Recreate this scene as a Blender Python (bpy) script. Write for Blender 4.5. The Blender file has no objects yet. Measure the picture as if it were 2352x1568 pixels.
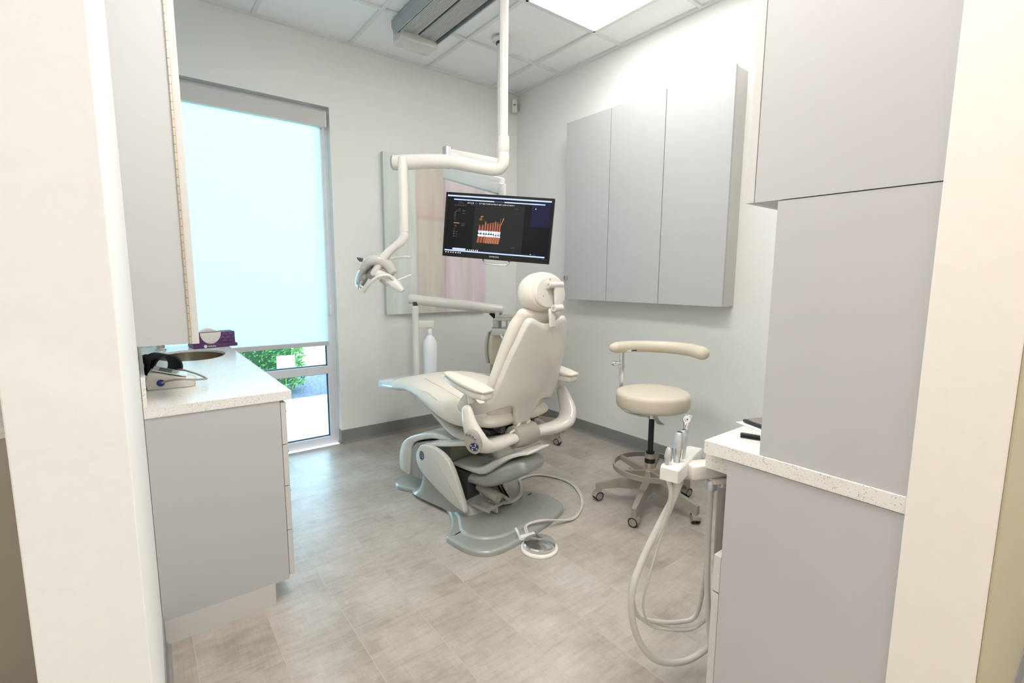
import bpy, bmesh, math, random
from mathutils import Vector, Matrix, Euler
random.seed(7)
S = bpy.context.scene
COL = S.collection
PI = math.pi
R = math.radians

# ------------------------------------------------------------------ camera
CX, CY, CZ = -2.8328, -3.5854, 1.2484
cam_d = bpy.data.cameras.new('camera'); cam = bpy.data.objects.new('camera', cam_d); COL.objects.link(cam)
cr = Vector((0.78957839, -0.61361972, 0.00606623)); cu = Vector((0.07376099, 0.10471689, 0.99176292)); cf = Vector((0.60920052, 0.78262712, -0.12794339))
m = Matrix((cr, cu, -cf)).transposed().to_4x4(); m.translation = (CX, CY, CZ)
cam.matrix_world = m
cam_d.sensor_width = 36; cam_d.lens = 1111.86 / 2352 * 36; cam_d.clip_start = 0.02
S.camera = cam

# ------------------------------------------------------------------ exposure, sky, sun
S.view_settings.view_transform = 'Standard'; S.view_settings.look = 'None'
S.view_settings.gamma = 1; S.view_settings.use_curve_mapping = False
S.view_settings.exposure = 1.3
W = bpy.data.worlds.new('daylight'); S.world = W; W.use_nodes = True
bg = W.node_tree.nodes['Background']; bg.inputs[0].default_value = (0.74, 0.87, 1.0, 1); bg.inputs[1].default_value = 3.3
sun_d = bpy.data.lights.new('sun', 'SUN'); sun_d.energy = 2.6; sun_d.angle = R(1); sun_d.color = (1, .95, .86)
sun = bpy.data.objects.new('sun', sun_d); COL.objects.link(sun); sun.rotation_euler = (R(38), R(-52), 0)   # from the east, over the roof
LIGHT_PANEL = 4.1     # strength of the recessed ceiling panel
HALL_PANEL = 4.1
# ------------------------------------------------------------------ materials
def mat(name, col, rough=.5, metal=0., **k):
    M = bpy.data.materials.new(name); M.use_nodes = True
    b = M.node_tree.nodes['Principled BSDF']
    b.inputs['Base Color'].default_value = (*col, 1); b.inputs['Roughness'].default_value = rough; b.inputs['Metallic'].default_value = metal
    for a, v in k.items():
        b.inputs[a.replace('_', ' ')].default_value = v
    return M
def noisy(M, scale, amount, detail=4, bump=0, coords='Object', stretch=(1, 1, 1)):
    nt = M.node_tree; b = nt.nodes['Principled BSDF']; c = b.inputs['Base Color'].default_value[:3]
    tc = nt.nodes.new('ShaderNodeTexCoord'); mp = nt.nodes.new('ShaderNodeMapping'); mp.inputs['Scale'].default_value = stretch
    n = nt.nodes.new('ShaderNodeTexNoise'); n.inputs['Scale'].default_value = scale; n.inputs['Detail'].default_value = detail
    cr_ = nt.nodes.new('ShaderNodeValToRGB'); cr_.color_ramp.elements[0].position = .3; cr_.color_ramp.elements[1].position = .7
    cr_.color_ramp.elements[0].color = (*[x * (1 - amount) for x in c], 1); cr_.color_ramp.elements[1].color = (*[min(1, x * (1 + amount)) for x in c], 1)
    L = nt.links.new
    L(tc.outputs[coords], mp.inputs[0]); L(mp.outputs[0], n.inputs['Vector']); L(n.outputs[0], cr_.inputs[0]); L(cr_.outputs[0], b.inputs['Base Color'])
    if bump:
        bp = nt.nodes.new('ShaderNodeBump'); bp.inputs['Strength'].default_value = bump; bp.inputs['Distance'].default_value = .002
        L(n.outputs[0], bp.inputs['Height']); L(bp.outputs[0], b.inputs['Normal'])
    return M
def emit(name, col, st):
    M = mat(name, col, .5); b = M.node_tree.nodes['Principled BSDF']
    b.inputs['Emission Color'].default_value = (*col, 1); b.inputs['Emission Strength'].default_value = st
    return M

m_wall = noisy(mat('wall_paint', (.85, .86, .84), .75), 60, .012, bump=.15)
m_pillar = noisy(mat('wall_paint_hall', (.86, .81, .745), .7), 50, .012, bump=.15)
m_hally = noisy(mat('hall_face_straw', (.50, .45, .30), .7), 50, .012, bump=.15)  # straw tone, darker than the other wall colours
m_ceil = noisy(mat('ceiling_tile', (.93, .93, .93), .9), 220, .03, bump=.5)
m_grid = mat('ceiling_grid', (.80, .81, .80), .6)
m_lam = noisy(mat('grey_laminate', (.515, .52, .525), .42), 3, .01)
m_lam_edge = mat('laminate_edge', (.62, .61, .58), .4)
m_brown = mat('neighbour_laminate', (.42, .38, .31), .5)
m_base = mat('vinyl_baseboard', (.25, .245, .235), .5)
m_alu = mat('aluminium_frame', (.72, .73, .76), .4)
m_cream = noisy(mat('cream_leather', (.80, .75, .66), .38), 400, .01, bump=.05)
m_stoolcr = noisy(mat('stool_vinyl', (.68, .615, .50), .42), 400, .01, bump=.05)
m_shell = mat('cream_plastic', (.745, .715, .66), .22, Coat_Weight=.5)
m_white = mat('white_plastic', (.80, .79, .74), .22, Coat_Weight=.5)
m_warmgrey = mat('warm_grey_plastic', (.40, .38, .33), .3, Coat_Weight=.3)
m_blue = mat('grey_green_metal', (.33, .345, .32), .3, .1, Coat_Weight=.5)
m_cover = mat('light_grey_cover', (.60, .60, .56), .2, Coat_Weight=.6)
m_dark = mat('dark_mechanism', (.05, .05, .05), .5)
m_black = mat('black_plastic', (.012, .012, .014), .35)
m_rubber = mat('black_rubber', (.02, .02, .02), .7)
m_chrome = mat('chrome', (.82, .83, .85), .12, 1)
m_steel = mat('brushed_steel', (.62, .58, .50), .28, 1)
m_satin = mat('satin_metal', (.66, .67, .70), .3, .9)
m_taupe = mat('taupe_painted_metal', (.33, .31, .26), .4, .1)
m_nickel = mat('nickel', (.68, .62, .55), .3, 1)
m_hose = mat('grey_hose', (.62, .60, .55), .35)
m_navy = mat('navy_badge', (.02, .03, .12), .25)
m_silver = mat('silver_print', (.7, .7, .72), .3, .5)
m_bottle = mat('milky_bottle', (.86, .88, .92), .3)
m_purple = mat('purple_card', (.10, .03, .13), .5)
m_lilac = mat('lilac_print', (.36, .20, .42), .5)
m_tissue = noisy(mat('tissue_paper', (.84, .81, .74), .9), 60, .05)
m_paper = mat('white_paper', (.88, .88, .88), .8)
m_blueknob = mat('blue_plug', (.02, .03, .22), .3)
m_lcd = mat('grey_lcd', (.22, .27, .29), .15)
m_foil = mat('clear_toe_cover', (.78, .84, .92), .08, 0, Coat_Weight=1.)
m_screen = mat('screen_black', (.004, .004, .006), .25, Specular_IOR_Level=.2)
m_hinge = mat('piano_hinge_brass', (.66, .55, .42), .3, .8)
m_tape = mat('print_grey', (.45, .5, .55), .6)

def tiles_mat(M, cell): return M
def quartz(name, base, speck):
    M = mat(name, base, .18); nt = M.node_tree; b = nt.nodes['Principled BSDF']; L = nt.links.new
    tc = nt.nodes.new('ShaderNodeTexCoord')
    prev = None
    for sc, th, col in ((150, .21, tuple(1.1 * x for x in speck)), (270, .26, tuple(.9 * x + .16 for x in speck)), (200, .15, (.34, .28, .26))):
        v = nt.nodes.new('ShaderNodeTexVoronoi'); v.inputs['Scale'].default_value = sc
        n = nt.nodes.new('ShaderNodeTexNoise'); n.inputs['Scale'].default_value = sc * .35; n.inputs['Detail'].default_value = 1
        a = nt.nodes.new('ShaderNodeMath'); a.operation = 'LESS_THAN'; a.inputs[1].default_value = th
        g = nt.nodes.new('ShaderNodeMath'); g.operation = 'GREATER_THAN'; g.inputs[1].default_value = .51
        mu = nt.nodes.new('ShaderNodeMath'); mu.operation = 'MULTIPLY'
        L(tc.outputs['Object'], v.inputs['Vector']); L(tc.outputs['Object'], n.inputs['Vector'])
        L(v.outputs['Distance'], a.inputs[0]); L(n.outputs[0], g.inputs[0]); L(a.outputs[0], mu.inputs[0]); L(g.outputs[0], mu.inputs[1])
        mx = nt.nodes.new('ShaderNodeMix'); mx.data_type = 'RGBA'
        L(mu.outputs[0], mx.inputs[0])
        if prev is None: mx.inputs[6].default_value = (*base, 1)
        else: L(prev.outputs[2], mx.inputs[6])
        mx.inputs[7].default_value = (*col, 1); prev = mx
    L(prev.outputs[2], b.inputs['Base Color'])
    return M
m_quartz = quartz('speckled_quartz', (.82, .80, .76), (.38, .36, .34))

def floor_mat():
    M = mat('wood_vinyl_planks', (.6, .55, .5), .33); nt = M.node_tree; b = nt.nodes['Principled BSDF']; L = nt.links.new
    N = nt.nodes.new
    tc = N('ShaderNodeTexCoord')
    # boards run along Y: swap axes so the brick rows lie along Y
    mp = N('ShaderNodeMapping'); mp.inputs['Rotation'].default_value = (0, 0, R(90)); L(tc.outputs['Object'], mp.inputs[0])
    br = N('ShaderNodeTexBrick'); br.inputs['Scale'].default_value = 1; br.inputs['Brick Width'].default_value = 1.22; br.inputs['Row Height'].default_value = .23
    br.inputs['Mortar Size'].default_value = .0012; br.inputs['Mortar Smooth'].default_value = .3; br.offset = .37
    br.inputs['Color1'].default_value = (.0, .0, .0, 1); br.inputs['Color2'].default_value = (1, 1, 1, 1); br.inputs['Mortar'].default_value = (.5, .5, .5, 1)
    L(mp.outputs[0], br.inputs['Vector'])
    # large mottled patches, shifted board by board
    add = N('ShaderNodeVectorMath'); add.operation = 'MULTIPLY_ADD'; add.inputs[1].default_value = (7, 3, 5); L(br.outputs['Color'], add.inputs[0]); L(tc.outputs['Object'], add.inputs[2])
    n1 = N('ShaderNodeTexNoise'); n1.inputs['Scale'].default_value = 3.2; n1.inputs['Detail'].default_value = 8; n1.inputs['Roughness'].default_value = .62; L(add.outputs[0], n1.inputs['Vector'])
    r1 = N('ShaderNodeValToRGB'); e = r1.color_ramp.elements
    e[0].position = .28; e[0].color = (.35, .305, .26, 1); e[1].position = .72; e[1].color = (.60, .565, .525, 1)
    x = e.new(.5); x.color = (.50, .46, .41, 1); L(n1.outputs[0], r1.inputs[0])
    # cross-grain scratches
    mp2 = N('ShaderNodeMapping'); mp2.inputs['Scale'].default_value = (4, 26, 1); L(add.outputs[0], mp2.inputs[0])
    n2 = N('ShaderNodeTexNoise'); n2.inputs['Scale'].default_value = 1.6; n2.inputs['Detail'].default_value = 6; n2.inputs['Roughness'].default_value = .7; L(mp2.outputs[0], n2.inputs['Vector'])
    r2 = N('ShaderNodeValToRGB'); r2.color_ramp.elements[0].position = .36; r2.color_ramp.elements[0].color = (.87, .85, .83, 1); r2.color_ramp.elements[1].position = .56; r2.color_ramp.elements[1].color = (1, 1, 1, 1); L(n2.outputs[0], r2.inputs[0])
    mp3 = N('ShaderNodeMapping'); mp3.inputs['Scale'].default_value = (170, 6, 1); L(add.outputs[0], mp3.inputs[0])
    n3 = N('ShaderNodeTexNoise'); n3.inputs['Scale'].default_value = 1; n3.inputs['Detail'].default_value = 3; L(mp3.outputs[0], n3.inputs['Vector'])
    r3 = N('ShaderNodeValToRGB'); r3.color_ramp.elements[0].position = .3; r3.color_ramp.elements[0].color = (.94, .935, .93, 1); r3.color_ramp.elements[1].position = .6; r3.color_ramp.elements[1].color = (1, 1, 1, 1); L(n3.outputs[0], r3.inputs[0])
    def mul(a, c, f):
        mx = N('ShaderNodeMix'); mx.data_type = 'RGBA'; mx.blend_type = 'MULTIPLY'; mx.inputs[0].default_value = f
        L(a, mx.inputs[6]); L(c, mx.inputs[7]); return mx.outputs[2]
    c = mul(mul(r1.outputs[0], r2.outputs[0], 1), r3.outputs[0], 1)
    rb = N('ShaderNodeValToRGB'); rb.color_ramp.elements[0].color = (.96, .955, .95, 1); rb.color_ramp.elements[1].color = (1, 1, 1, 1); L(br.outputs['Color'], rb.inputs[0])
    c = mul(c, rb.outputs[0], 1)
    n4 = N('ShaderNodeTexNoise'); n4.inputs['Scale'].default_value = 1.7; n4.inputs['Detail'].default_value = 10; n4.inputs['Roughness'].default_value = .75; L(tc.outputs['Object'], n4.inputs['Vector'])
    r4 = N('ShaderNodeValToRGB'); r4.color_ramp.elements[0].position = .36; r4.color_ramp.elements[0].color = (.80, .78, .76, 1); r4.color_ramp.elements[1].position = .58; r4.color_ramp.elements[1].color = (1, 1, 1, 1); L(n4.outputs[0], r4.inputs[0])
    c = mul(c, r4.outputs[0], 1)
    mo = N('ShaderNodeMix'); mo.data_type = 'RGBA'; L(br.outputs['Fac'], mo.inputs[0]); L(c, mo.inputs[6]); mo.inputs[7].default_value = (.47, .43, .385, 1)
    L(mo.outputs[2], b.inputs['Base Color'])
    bp = N('ShaderNodeBump'); bp.inputs['Strength'].default_value = .25; bp.inputs['Distance'].default_value = .001; L(n3.outputs[0], bp.inputs['Height']); L(bp.outputs[0], b.inputs['Normal'])
    return M
m_floor = floor_mat()

# ------------------------------------------------------------------ mesh builder
def cr_spline(pts, n):
    pts = [Vector(p) for p in pts]
    out = []
    for i in range(len(pts) - 1):
        p0 = pts[max(i - 1, 0)]; p1 = pts[i]; p2 = pts[i + 1]; p3 = pts[min(i + 2, len(pts) - 1)]
        if i == 0: p0 = p1 * 2 - p2
        if i == len(pts) - 2: p3 = p2 * 2 - p1
        for k in range(n):
            t = k / n
            out.append(.5 * ((2 * p1) + (p2 - p0) * t + (2 * p0 - 5 * p1 + 4 * p2 - p3) * t * t + (3 * p1 - p0 - 3 * p2 + p3) * t ** 3))
    out.append(pts[-1]); return out

class MB:
    def __init__(s): s.v = []; s.f = []; s.mi = []
    def add(s, vs, fs, mi=0, M=None):
        o = len(s.v)
        s.v += [(M @ Vector(v)) if M else Vector(v) for v in vs]
        s.f += [[i + o for i in f] for f in fs]; s.mi += [mi] * len(fs); return s
    def box(s, a, b, mi=0, M=None, bev=0, seg=2):
        bm = bmesh.new(); bmesh.ops.create_cube(bm, size=1)
        a = Vector(a); b = Vector(b)
        for v in bm.verts: v.co = Vector([(a[i] + b[i]) / 2 + v.co[i] * (b[i] - a[i]) for i in range(3)])
        if bev: bmesh.ops.bevel(bm, geom=bm.edges[:], offset=bev, segments=seg, affect='EDGES', profile=.5)
        bmesh.ops.recalc_face_normals(bm, faces=bm.faces[:]); bm.verts.index_update()
        s.add([v.co.copy() for v in bm.verts], [[v.index for v in f.verts] for f in bm.faces], mi, M); bm.free(); return s
    def prism(s, poly, axis, lo, hi, mi=0, M=None, bev=0, seg=2):
        def P(p, w):
            return {'x': (w, p[0], p[1]), 'y': (p[0], w, p[1]), 'z': (p[0], p[1], w)}[axis]
        bm = bmesh.new(); n = len(poly)
        A = [bm.verts.new(P(p, lo)) for p in poly]; B = [bm.verts.new(P(p, hi)) for p in poly]
        bm.faces.new(A); bm.faces.new(B[::-1])
        for i in range(n): bm.faces.new((A[i], B[i], B[(i + 1) % n], A[(i + 1) % n]))
        bmesh.ops.recalc_face_normals(bm, faces=bm.faces[:])
        if bev: bmesh.ops.bevel(bm, geom=bm.edges[:], offset=bev, segments=seg, affect='EDGES', profile=.5)
        bm.verts.index_update()
        s.add([v.co.copy() for v in bm.verts], [[v.index for v in f.verts] for f in bm.faces], mi, M); bm.free(); return s
    def loft(s, rings, mi=0, M=None, cap=True, closed=True):
        n = len(rings[0]); vs = [p for r in rings for p in r]; fs = []
        for i in range(len(rings) - 1):
            for j in range(n if closed else n - 1):
                k = (j + 1) % n
                fs.append([i * n + j, i * n + k, (i + 1) * n + k, (i + 1) * n + j])
        if cap: fs.append(list(range(n))[::-1]); fs.append([(len(rings) - 1) * n + j for j in range(n)])
        return s.add(vs, fs, mi, M)
    def tube(s, path, r, n=12, mi=0, M=None, k=0, flat=1., up=None, cap=True):
        # sweep of a circle (or flattened ellipse) of radius r (number or list)
        P = cr_spline(path, k) if k else [Vector(p) for p in path]
        if isinstance(r, (list, tuple)):
            rr = []
            for i in range(len(P)):
                x = i / (len(P) - 1) * (len(r) - 1); a = int(min(x, len(r) - 2)); rr.append(r[a] + (r[a + 1] - r[a]) * (x - a))
        else: rr = [r] * len(P)
        T = [(P[min(i + 1, len(P) - 1)] - P[max(i - 1, 0)]).normalized() for i in range(len(P))]
        u = Vector(up) if up else (Vector((0, 0, 1)) if abs(T[0].z) < .9 else Vector((1, 0, 0)))
        u = (u - T[0] * u.dot(T[0])).normalized(); rings = []
        for i, p in enumerate(P):
            u = (u - T[i] * u.dot(T[i])).normalized(); w = T[i].cross(u)
            rings.append([p + (u * math.cos(a) * flat + w * math.sin(a)) * rr[i] for a in [2 * PI * j / n for j in range(n)]])
        return s.loft(rings, mi, M, cap)
    def cap_tube(s, path, r, n=14, mi=0, M=None, k=0, flat=1., up=None):
        # tube with rounded ends
        P = cr_spline(path, k) if k else [Vector(p) for p in path]
        if isinstance(r, (list, tuple)):
            rr = []
            for i in range(len(P)):
                x = i / (len(P) - 1) * (len(r) - 1); a = int(min(x, len(r) - 2)); rr.append(r[a] + (r[a + 1] - r[a]) * (x - a))
        else: rr = [r] * len(P)
        d0 = (P[0] - P[1]).normalized(); d1 = (P[-1] - P[-2]).normalized()
        A = []; ra = []
        for q in (80, 55, 30): A.append(P[0] + d0 * rr[0] * math.sin(R(q)) * min(1, flat * 1.2)); ra.append(rr[0] * max(.12, math.cos(R(q))))
        Bp = []; rb = []
        for q in (30, 55, 80): Bp.append(P[-1] + d1 * rr[-1] * math.sin(R(q)) * min(1, flat * 1.2)); rb.append(rr[-1] * max(.12, math.cos(R(q))))
        return s._sweep(A + P + Bp, ra + rr + rb, n, mi, M, flat, up)
    def _sweep(s, P, rr, n, mi, M, flat, up):
        T = [(P[min(i + 1, len(P) - 1)] - P[max(i - 1, 0)]).normalized() for i in range(len(P))]
        u = Vector(up) if up else (Vector((0, 0, 1)) if abs(T[0].z) < .9 else Vector((1, 0, 0)))
        u = (u - T[0] * u.dot(T[0])).normalized(); rings = []
        for i, p in enumerate(P):
            u = (u - T[i] * u.dot(T[i])).normalized(); w = T[i].cross(u)
            rings.append([p + (u * math.cos(a) * flat + w * math.sin(a)) * rr[i] for a in [2 * PI * j / n for j in range(n)]])
        return s.loft(rings, mi, M, True)
    def lathe(s, prof, c=(0, 0, 0), n=32, mi=0, M=None, axis='z'):
        c = Vector(c); rings = []
        for r, h in prof:
            ring = []
            for j in range(n):
                a = 2 * PI * j / n; x, y = r * math.cos(a), r * math.sin(a)
                ring.append(c + Vector({'z': (x, y, h), 'x': (h, x, y), 'y': (x, h, y)}[axis]))
            rings.append(ring)
        return s.loft(rings, mi, M, True)
    def cyl(s, a, b, r, n=24, mi=0, M=None): return s.tube([a, b], r, n, mi, M)
    def cushion(s, nodes, n=32, e=2.8, k=6, rnd=.03, mi=0, M=None, crown=0.):
        # a padded slab swept in the local y-z plane; node = (y, z, halfwidth, halfthickness[, x])
        nd = [tuple(q) + ((0,) if len(q) == 4 else ()) for q in nodes]
        A = cr_spline([(q[0], q[1], q[4]) for q in nd], k); B = cr_spline([(q[2], q[3], 0) for q in nd], k)
        L_ = list(zip(A, B)); T = []
        for i in range(len(A)):
            d = A[min(i + 1, len(A) - 1)] - A[max(i - 1, 0)]; T.append(Vector((0, d[0], d[1])).normalized())
        rings = []
        def ring(c, t, hw, ht):
            nrm = Vector((1, 0, 0)).cross(t); out = []
            for j in range(n):
                a = 2 * PI * j / n; ca, sa = math.cos(a), math.sin(a)
                x = math.copysign(abs(ca) ** (2 / e), ca) * hw; y = math.copysign(abs(sa) ** (2 / e), sa) * ht
                out.append(c + Vector((x, 0, 0)) + nrm * y)
            return out
        def C(a): return Vector((a[2], a[0], a[1]))
        qs = (85, 65, 45, 25, 10)
        for q in qs:
            f = math.cos(R(q)); b = L_[0][1]
            rings.append(ring(C(A[0]) - T[0] * rnd * (math.sin(R(q))), T[0], b[0] - rnd * (1 - f), max(.002, b[1] - min(rnd, b[1]) * (1 - f))))
        for i, (a, b) in enumerate(L_): rings.append(ring(C(a), T[i], b[0], b[1]))
        for q in qs[::-1]:
            f = math.cos(R(q)); b = L_[-1][1]
            rings.append(ring(C(A[-1]) + T[-1] * rnd * (math.sin(R(q))), T[-1], b[0] - rnd * (1 - f), max(.002, b[1] - min(rnd, b[1]) * (1 - f))))
        return s.loft(rings, mi, M, True)

WORLD = {}
def obj(name, mb, mats, parent=None, fr=None, smooth=35, origin=True, sub=0):
    """Link one mesh object. Builder coordinates are in frame fr (world by default)."""
    if not isinstance(mats, (list, tuple)): mats = [mats]
    me = bpy.data.meshes.new(name)
    fr = fr or Matrix.Identity(4)
    vs = [fr @ v for v in mb.v]
    if parent is not None:
        inv = WORLD[parent.name].inverted(); vs = [inv @ v for v in vs]
    xs = [v.x for v in vs]; ys = [v.y for v in vs]; zs = [v.z for v in vs]
    o0 = Vector(((min(xs) + max(xs)) / 2, (min(ys) + max(ys)) / 2, min(zs))) if origin else Vector((0, 0, 0))
    me.from_pydata([v - o0 for v in vs], [], mb.f); me.validate(); me.update()
    for M in mats: me.materials.append(M)
    if len(me.polygons) == len(mb.mi):
        for p, i in zip(me.polygons, mb.mi): p.material_index = i
    bm = bmesh.new(); bm.from_mesh(me); bmesh.ops.recalc_face_normals(bm, faces=bm.faces[:]); bm.to_mesh(me); bm.free()
    if smooth:
        me.polygons.foreach_set('use_smooth', [True] * len(me.polygons)); me.set_sharp_from_angle(angle=R(smooth))
    o = bpy.data.objects.new(name, me); COL.objects.link(o); o.location = o0
    if parent is not None: o.parent = parent
    WORLD[o.name] = (WORLD[parent.name] if parent is not None else Matrix.Identity(4)) @ Matrix.Translation(o0)
    if sub:
        md = o.modifiers.new('smooth', 'SUBSURF'); md.levels = sub; md.render_levels = sub
    return o
def thing(name, label, cat, loc=(0, 0, 0), rz=0, group=None):
    o = bpy.data.objects.new(name, None); COL.objects.link(o); o.empty_display_size = .05
    o.location = loc; o.rotation_euler = (0, 0, rz)
    WORLD[o.name] = Matrix.Translation(loc) @ Matrix.Rotation(rz, 4, 'Z')
    o['label'] = label; o['category'] = cat
    if group: o['group'] = group
    return o
def tag(o, label=None, cat=None, group=None, kind=None):
    if label: o['label'] = label
    if cat: o['category'] = cat
    if group: o['group'] = group
    if kind: o['kind'] = kind
    return o
def struct(name, mb, mats, parent=None, **k):
    o = obj(name, mb, mats, parent, **k)
    if parent is None: o['kind'] = 'structure'
    return o
def F(loc, rz=0): return Matrix.Translation(loc) @ Matrix.Rotation(rz, 4, 'Z')

H = 2.873           # ceiling height
# ================================================================== SETTING
struct('floor', MB().box((-5.2, -6.2, -.12), (1.2, .02, 0)), m_floor, smooth=0, origin=False)

# ceiling: lay-in tiles in a T-bar grid, with the opening for the light panel
def ceiling():
    g = MB(); t = MB(); T = .61; gx, gy = -.29, -.577
    g.box((-5.2, -6.2, H + .012), (1.2, .12, H + .10), 0)
    xs = [gx - T * i for i in range(-1, 9)]; ys = [gy - T * i for i in range(-1, 10)]
    hw = .012
    for x in xs:
        if -5.2 < x < 0: g.box((x - hw, -6.2, H - .002), (x + hw, 0, H + .02), 1)
    for y in ys:
        if -6.2 < y < 0: g.box((-5.2, y - hw, H - .0021), (0, y + hw, H + .02), 1)
    g.box((-.022, -6.2, H - .003), (0, 0, H + .02), 1); g.box((-5.2, -.022, H - .0032), (0, 0, H + .02), 1)
    return g
struct('ceiling', ceiling(), [m_ceil, m_grid], smooth=0, origin=False)

# back wall with the window opening (X -2.80..-1.67, floor to 2.42)
WX0, WX1, WZ = -2.80, -1.668, 2.424
wb = MB(); wb.box((WX1, 0, 0), (.15, .13, H + .01)); wb.box((WX0, 0, WZ), (WX1, .13, H + .01)); wb.box((-5.2, 0, 0), (WX0, .13, H + .01))
struct('wall_back', wb, m_wall, smooth=0, origin=False)
struct('wall_right', MB().box((0, -3.47, 0), (.13, 0, H + .01)), m_wall, smooth=0, origin=False)
# left partition: its room face leans a degree, its end cap faces the hallway
lw = MB(); lw.prism([(-2.838, -.002), (-2.838, -1.66), (-2.856, -2.66), (-2.986, -2.66), (-2.986, -.002)], 'z', 0, H + .01, bev=.002)
struct('wall_left', lw, m_wall, smooth=0, origin=False)
# near partition on the right
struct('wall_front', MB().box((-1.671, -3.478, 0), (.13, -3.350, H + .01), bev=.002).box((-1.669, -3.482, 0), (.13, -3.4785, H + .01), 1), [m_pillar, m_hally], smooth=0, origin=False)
struct('wall_hall_near', MB().box((-5.2, -6.2, 0), (1.2, -6.1, H + .01)), m_pillar, smooth=0, origin=False)
struct('wall_hall_left', MB().box((-5.3, -6.2, 0), (-5.2, .1, H + .01)), m_pillar, smooth=0, origin=False)
struct('wall_hall_right', MB().box((1.1, -6.2, 0), (1.2, -3.35, H + .01)), m_pillar, smooth=0, origin=False)

def coved(p0, p1, n, h=.106):
    # vinyl cove base from p0 to p1 (floor), projecting along n
    p0 = Vector(p0); p1 = Vector(p1); n = Vector(n); u = Vector((0, 0, 1)); prof = [(0.0, h), (.003, h - .001), (.004, h - .01), (.004, .022), (.008, .008), (.017, .002), (.018, 0), (0, 0)]
    return MB().loft([[p + n * a + u * b for a, b in prof] for p in (p0, p1)])
struct('baseboard_back', coved((WX1, 0, 0), (0, 0, 0), (0, -1, 0)), m_base, smooth=0, origin=False)
struct('baseboard_right', coved((0, -3.35, 0), (0, 0, 0), (-1, 0, 0)), m_base, smooth=0, origin=False)
b = coved((-2.856, -2.66, 0), (-2.838, -1.68, 0), (1, 0, 0)); struct('baseboard_left', b, m_base, smooth=0, origin=False)
struct('baseboard_front', coved((-1.671, -3.482, 0), (1.1, -3.482, 0), (0, -1, 0)), m_base, smooth=0, origin=False)
wr = MB(); wr.loft([[Vector((WX1, 0, 0)) + Vector((-a, y, b)) for a, b in [(0, .106), (.003, .105), (.004, .022), (.016, .002), (0, 0)]] for y in (-.004, .06)])
struct('trim_1', wr, m_base, smooth=0, origin=False)

# ---- window
win = bpy.data.objects.new('window_1', None); COL.objects.link(win); win['kind'] = 'structure'; WORLD['window_1'] = Matrix.Identity(4)
FY0, FY1 = .055, .115
fm = MB()
fm.box((WX1 - .062, FY0, 0), (WX1 - .001, FY1, WZ - .001)); fm.box((WX0 + .001, FY0, 0), (WX0 + .062, FY1, WZ - .001))
for z0, z1 in ((WZ - .046, WZ - .001), (.0, .058), (.542, .60)): fm.box((WX0 + .062, FY0 + .002, z0), (WX1 - .062, FY1 - .002, z1))
obj('window_frame', fm, m_alu, win, smooth=0)
gk = MB()
for z0, z1 in ((.058, .542), (.60, WZ - .045)):
    x0, x1 = WX0 + .062, WX1 - .062; y0, y1 = .083, .096; w = .007
    gk.box((x0, y0, z0), (x0 + w, y1, z1)); gk.box((x1 - w, y0, z0), (x1, y1, z1)); gk.box((x0 + w, y0, z0), (x1 - w, y1, z0 + w)); gk.box((x0 + w, y0, z1 - w), (x1 - w, y1, z1))
obj('gasket', gk, mat('navy_gasket', (.03, .06, .14), .5), win, smooth=0)
gm = bpy.data.materials.new('window_glass'); gm.use_nodes = True; nt = gm.node_tree; nt.nodes.clear()
go = nt.nodes.new('ShaderNodeOutputMaterial'); gt = nt.nodes.new('ShaderNodeBsdfTransparent'); gg = nt.nodes.new('ShaderNodeBsdfGlossy'); gx = nt.nodes.new('ShaderNodeMixShader'); fr_ = nt.nodes.new('ShaderNodeFresnel')
fr_.inputs[0].default_value = 1.45; gg.inputs['Roughness'].default_value = 0; gt.inputs[0].default_value = (.80, .95, .99, 1)
nt.links.new(fr_.outputs[0], gx.inputs[0]); nt.links.new(gt.outputs[0], gx.inputs[1]); nt.links.new(gg.outputs[0], gx.inputs[2]); nt.links.new(gx.outputs[0], go.inputs[0])
for z0, z1 in ((.058, .542), (.60, WZ - .045)):
    obj('pane', MB().box((WX0 + .062, .087, z0), (WX1 - .062, .091, z1)), gm, win, smooth=0)

# ---- roller shade
sh = thing('roller_shade', 'translucent white roller shade pulled down over the tall window', 'window shade', (-2.24, .03, .76))
obj('valance', MB().box((WX0 + .004, -.004, 2.285), (-1.700, .05, 2.385), bev=.002), mat('valance_grey', (.60, .59, .58), .5), sh, smooth=0)
obj('end_bracket', MB().box((-1.699, .0, 2.290), (-1.690, .05, 2.389)), m_alu, sh, smooth=0)
fm_ = bpy.data.materials.new('shade_fabric'); fm_.use_nodes = True; nt = fm_.node_tree; nt.nodes.clear(); L = nt.links.new
o_ = nt.nodes.new('ShaderNodeOutputMaterial'); tr = nt.nodes.new('ShaderNodeBsdfTranslucent'); df = nt.nodes.new('ShaderNodeBsdfDiffuse'); mx = nt.nodes.new('ShaderNodeMixShader'); mx.inputs[0].default_value = .72
tr.inputs[0].default_value = (.90, .93, .94, 1); df.inputs[0].default_value = (.85, .86, .86, 1)
wv = nt.nodes.new('ShaderNodeTexNoise'); wv.inputs['Scale'].default_value = 1; mpn = nt.nodes.new('ShaderNodeMapping'); mpn.inputs['Scale'].default_value = (4, 1, 260); tcn = nt.nodes.new('ShaderNodeTexCoord')
crn = nt.nodes.new('ShaderNodeValToRGB'); crn.color_ramp.elements[0].color = (.84, .91, .92, 1); crn.color_ramp.elements[1].color = (.90, .96, .96, 1); crn.color_ramp.elements[0].position = .35; crn.color_ramp.elements[1].position = .65
L(tcn.outputs['Object'], mpn.inputs[0]); L(mpn.outputs[0], wv.inputs['Vector']); L(wv.outputs[0], crn.inputs[0]); L(crn.outputs[0], tr.inputs[0])
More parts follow.
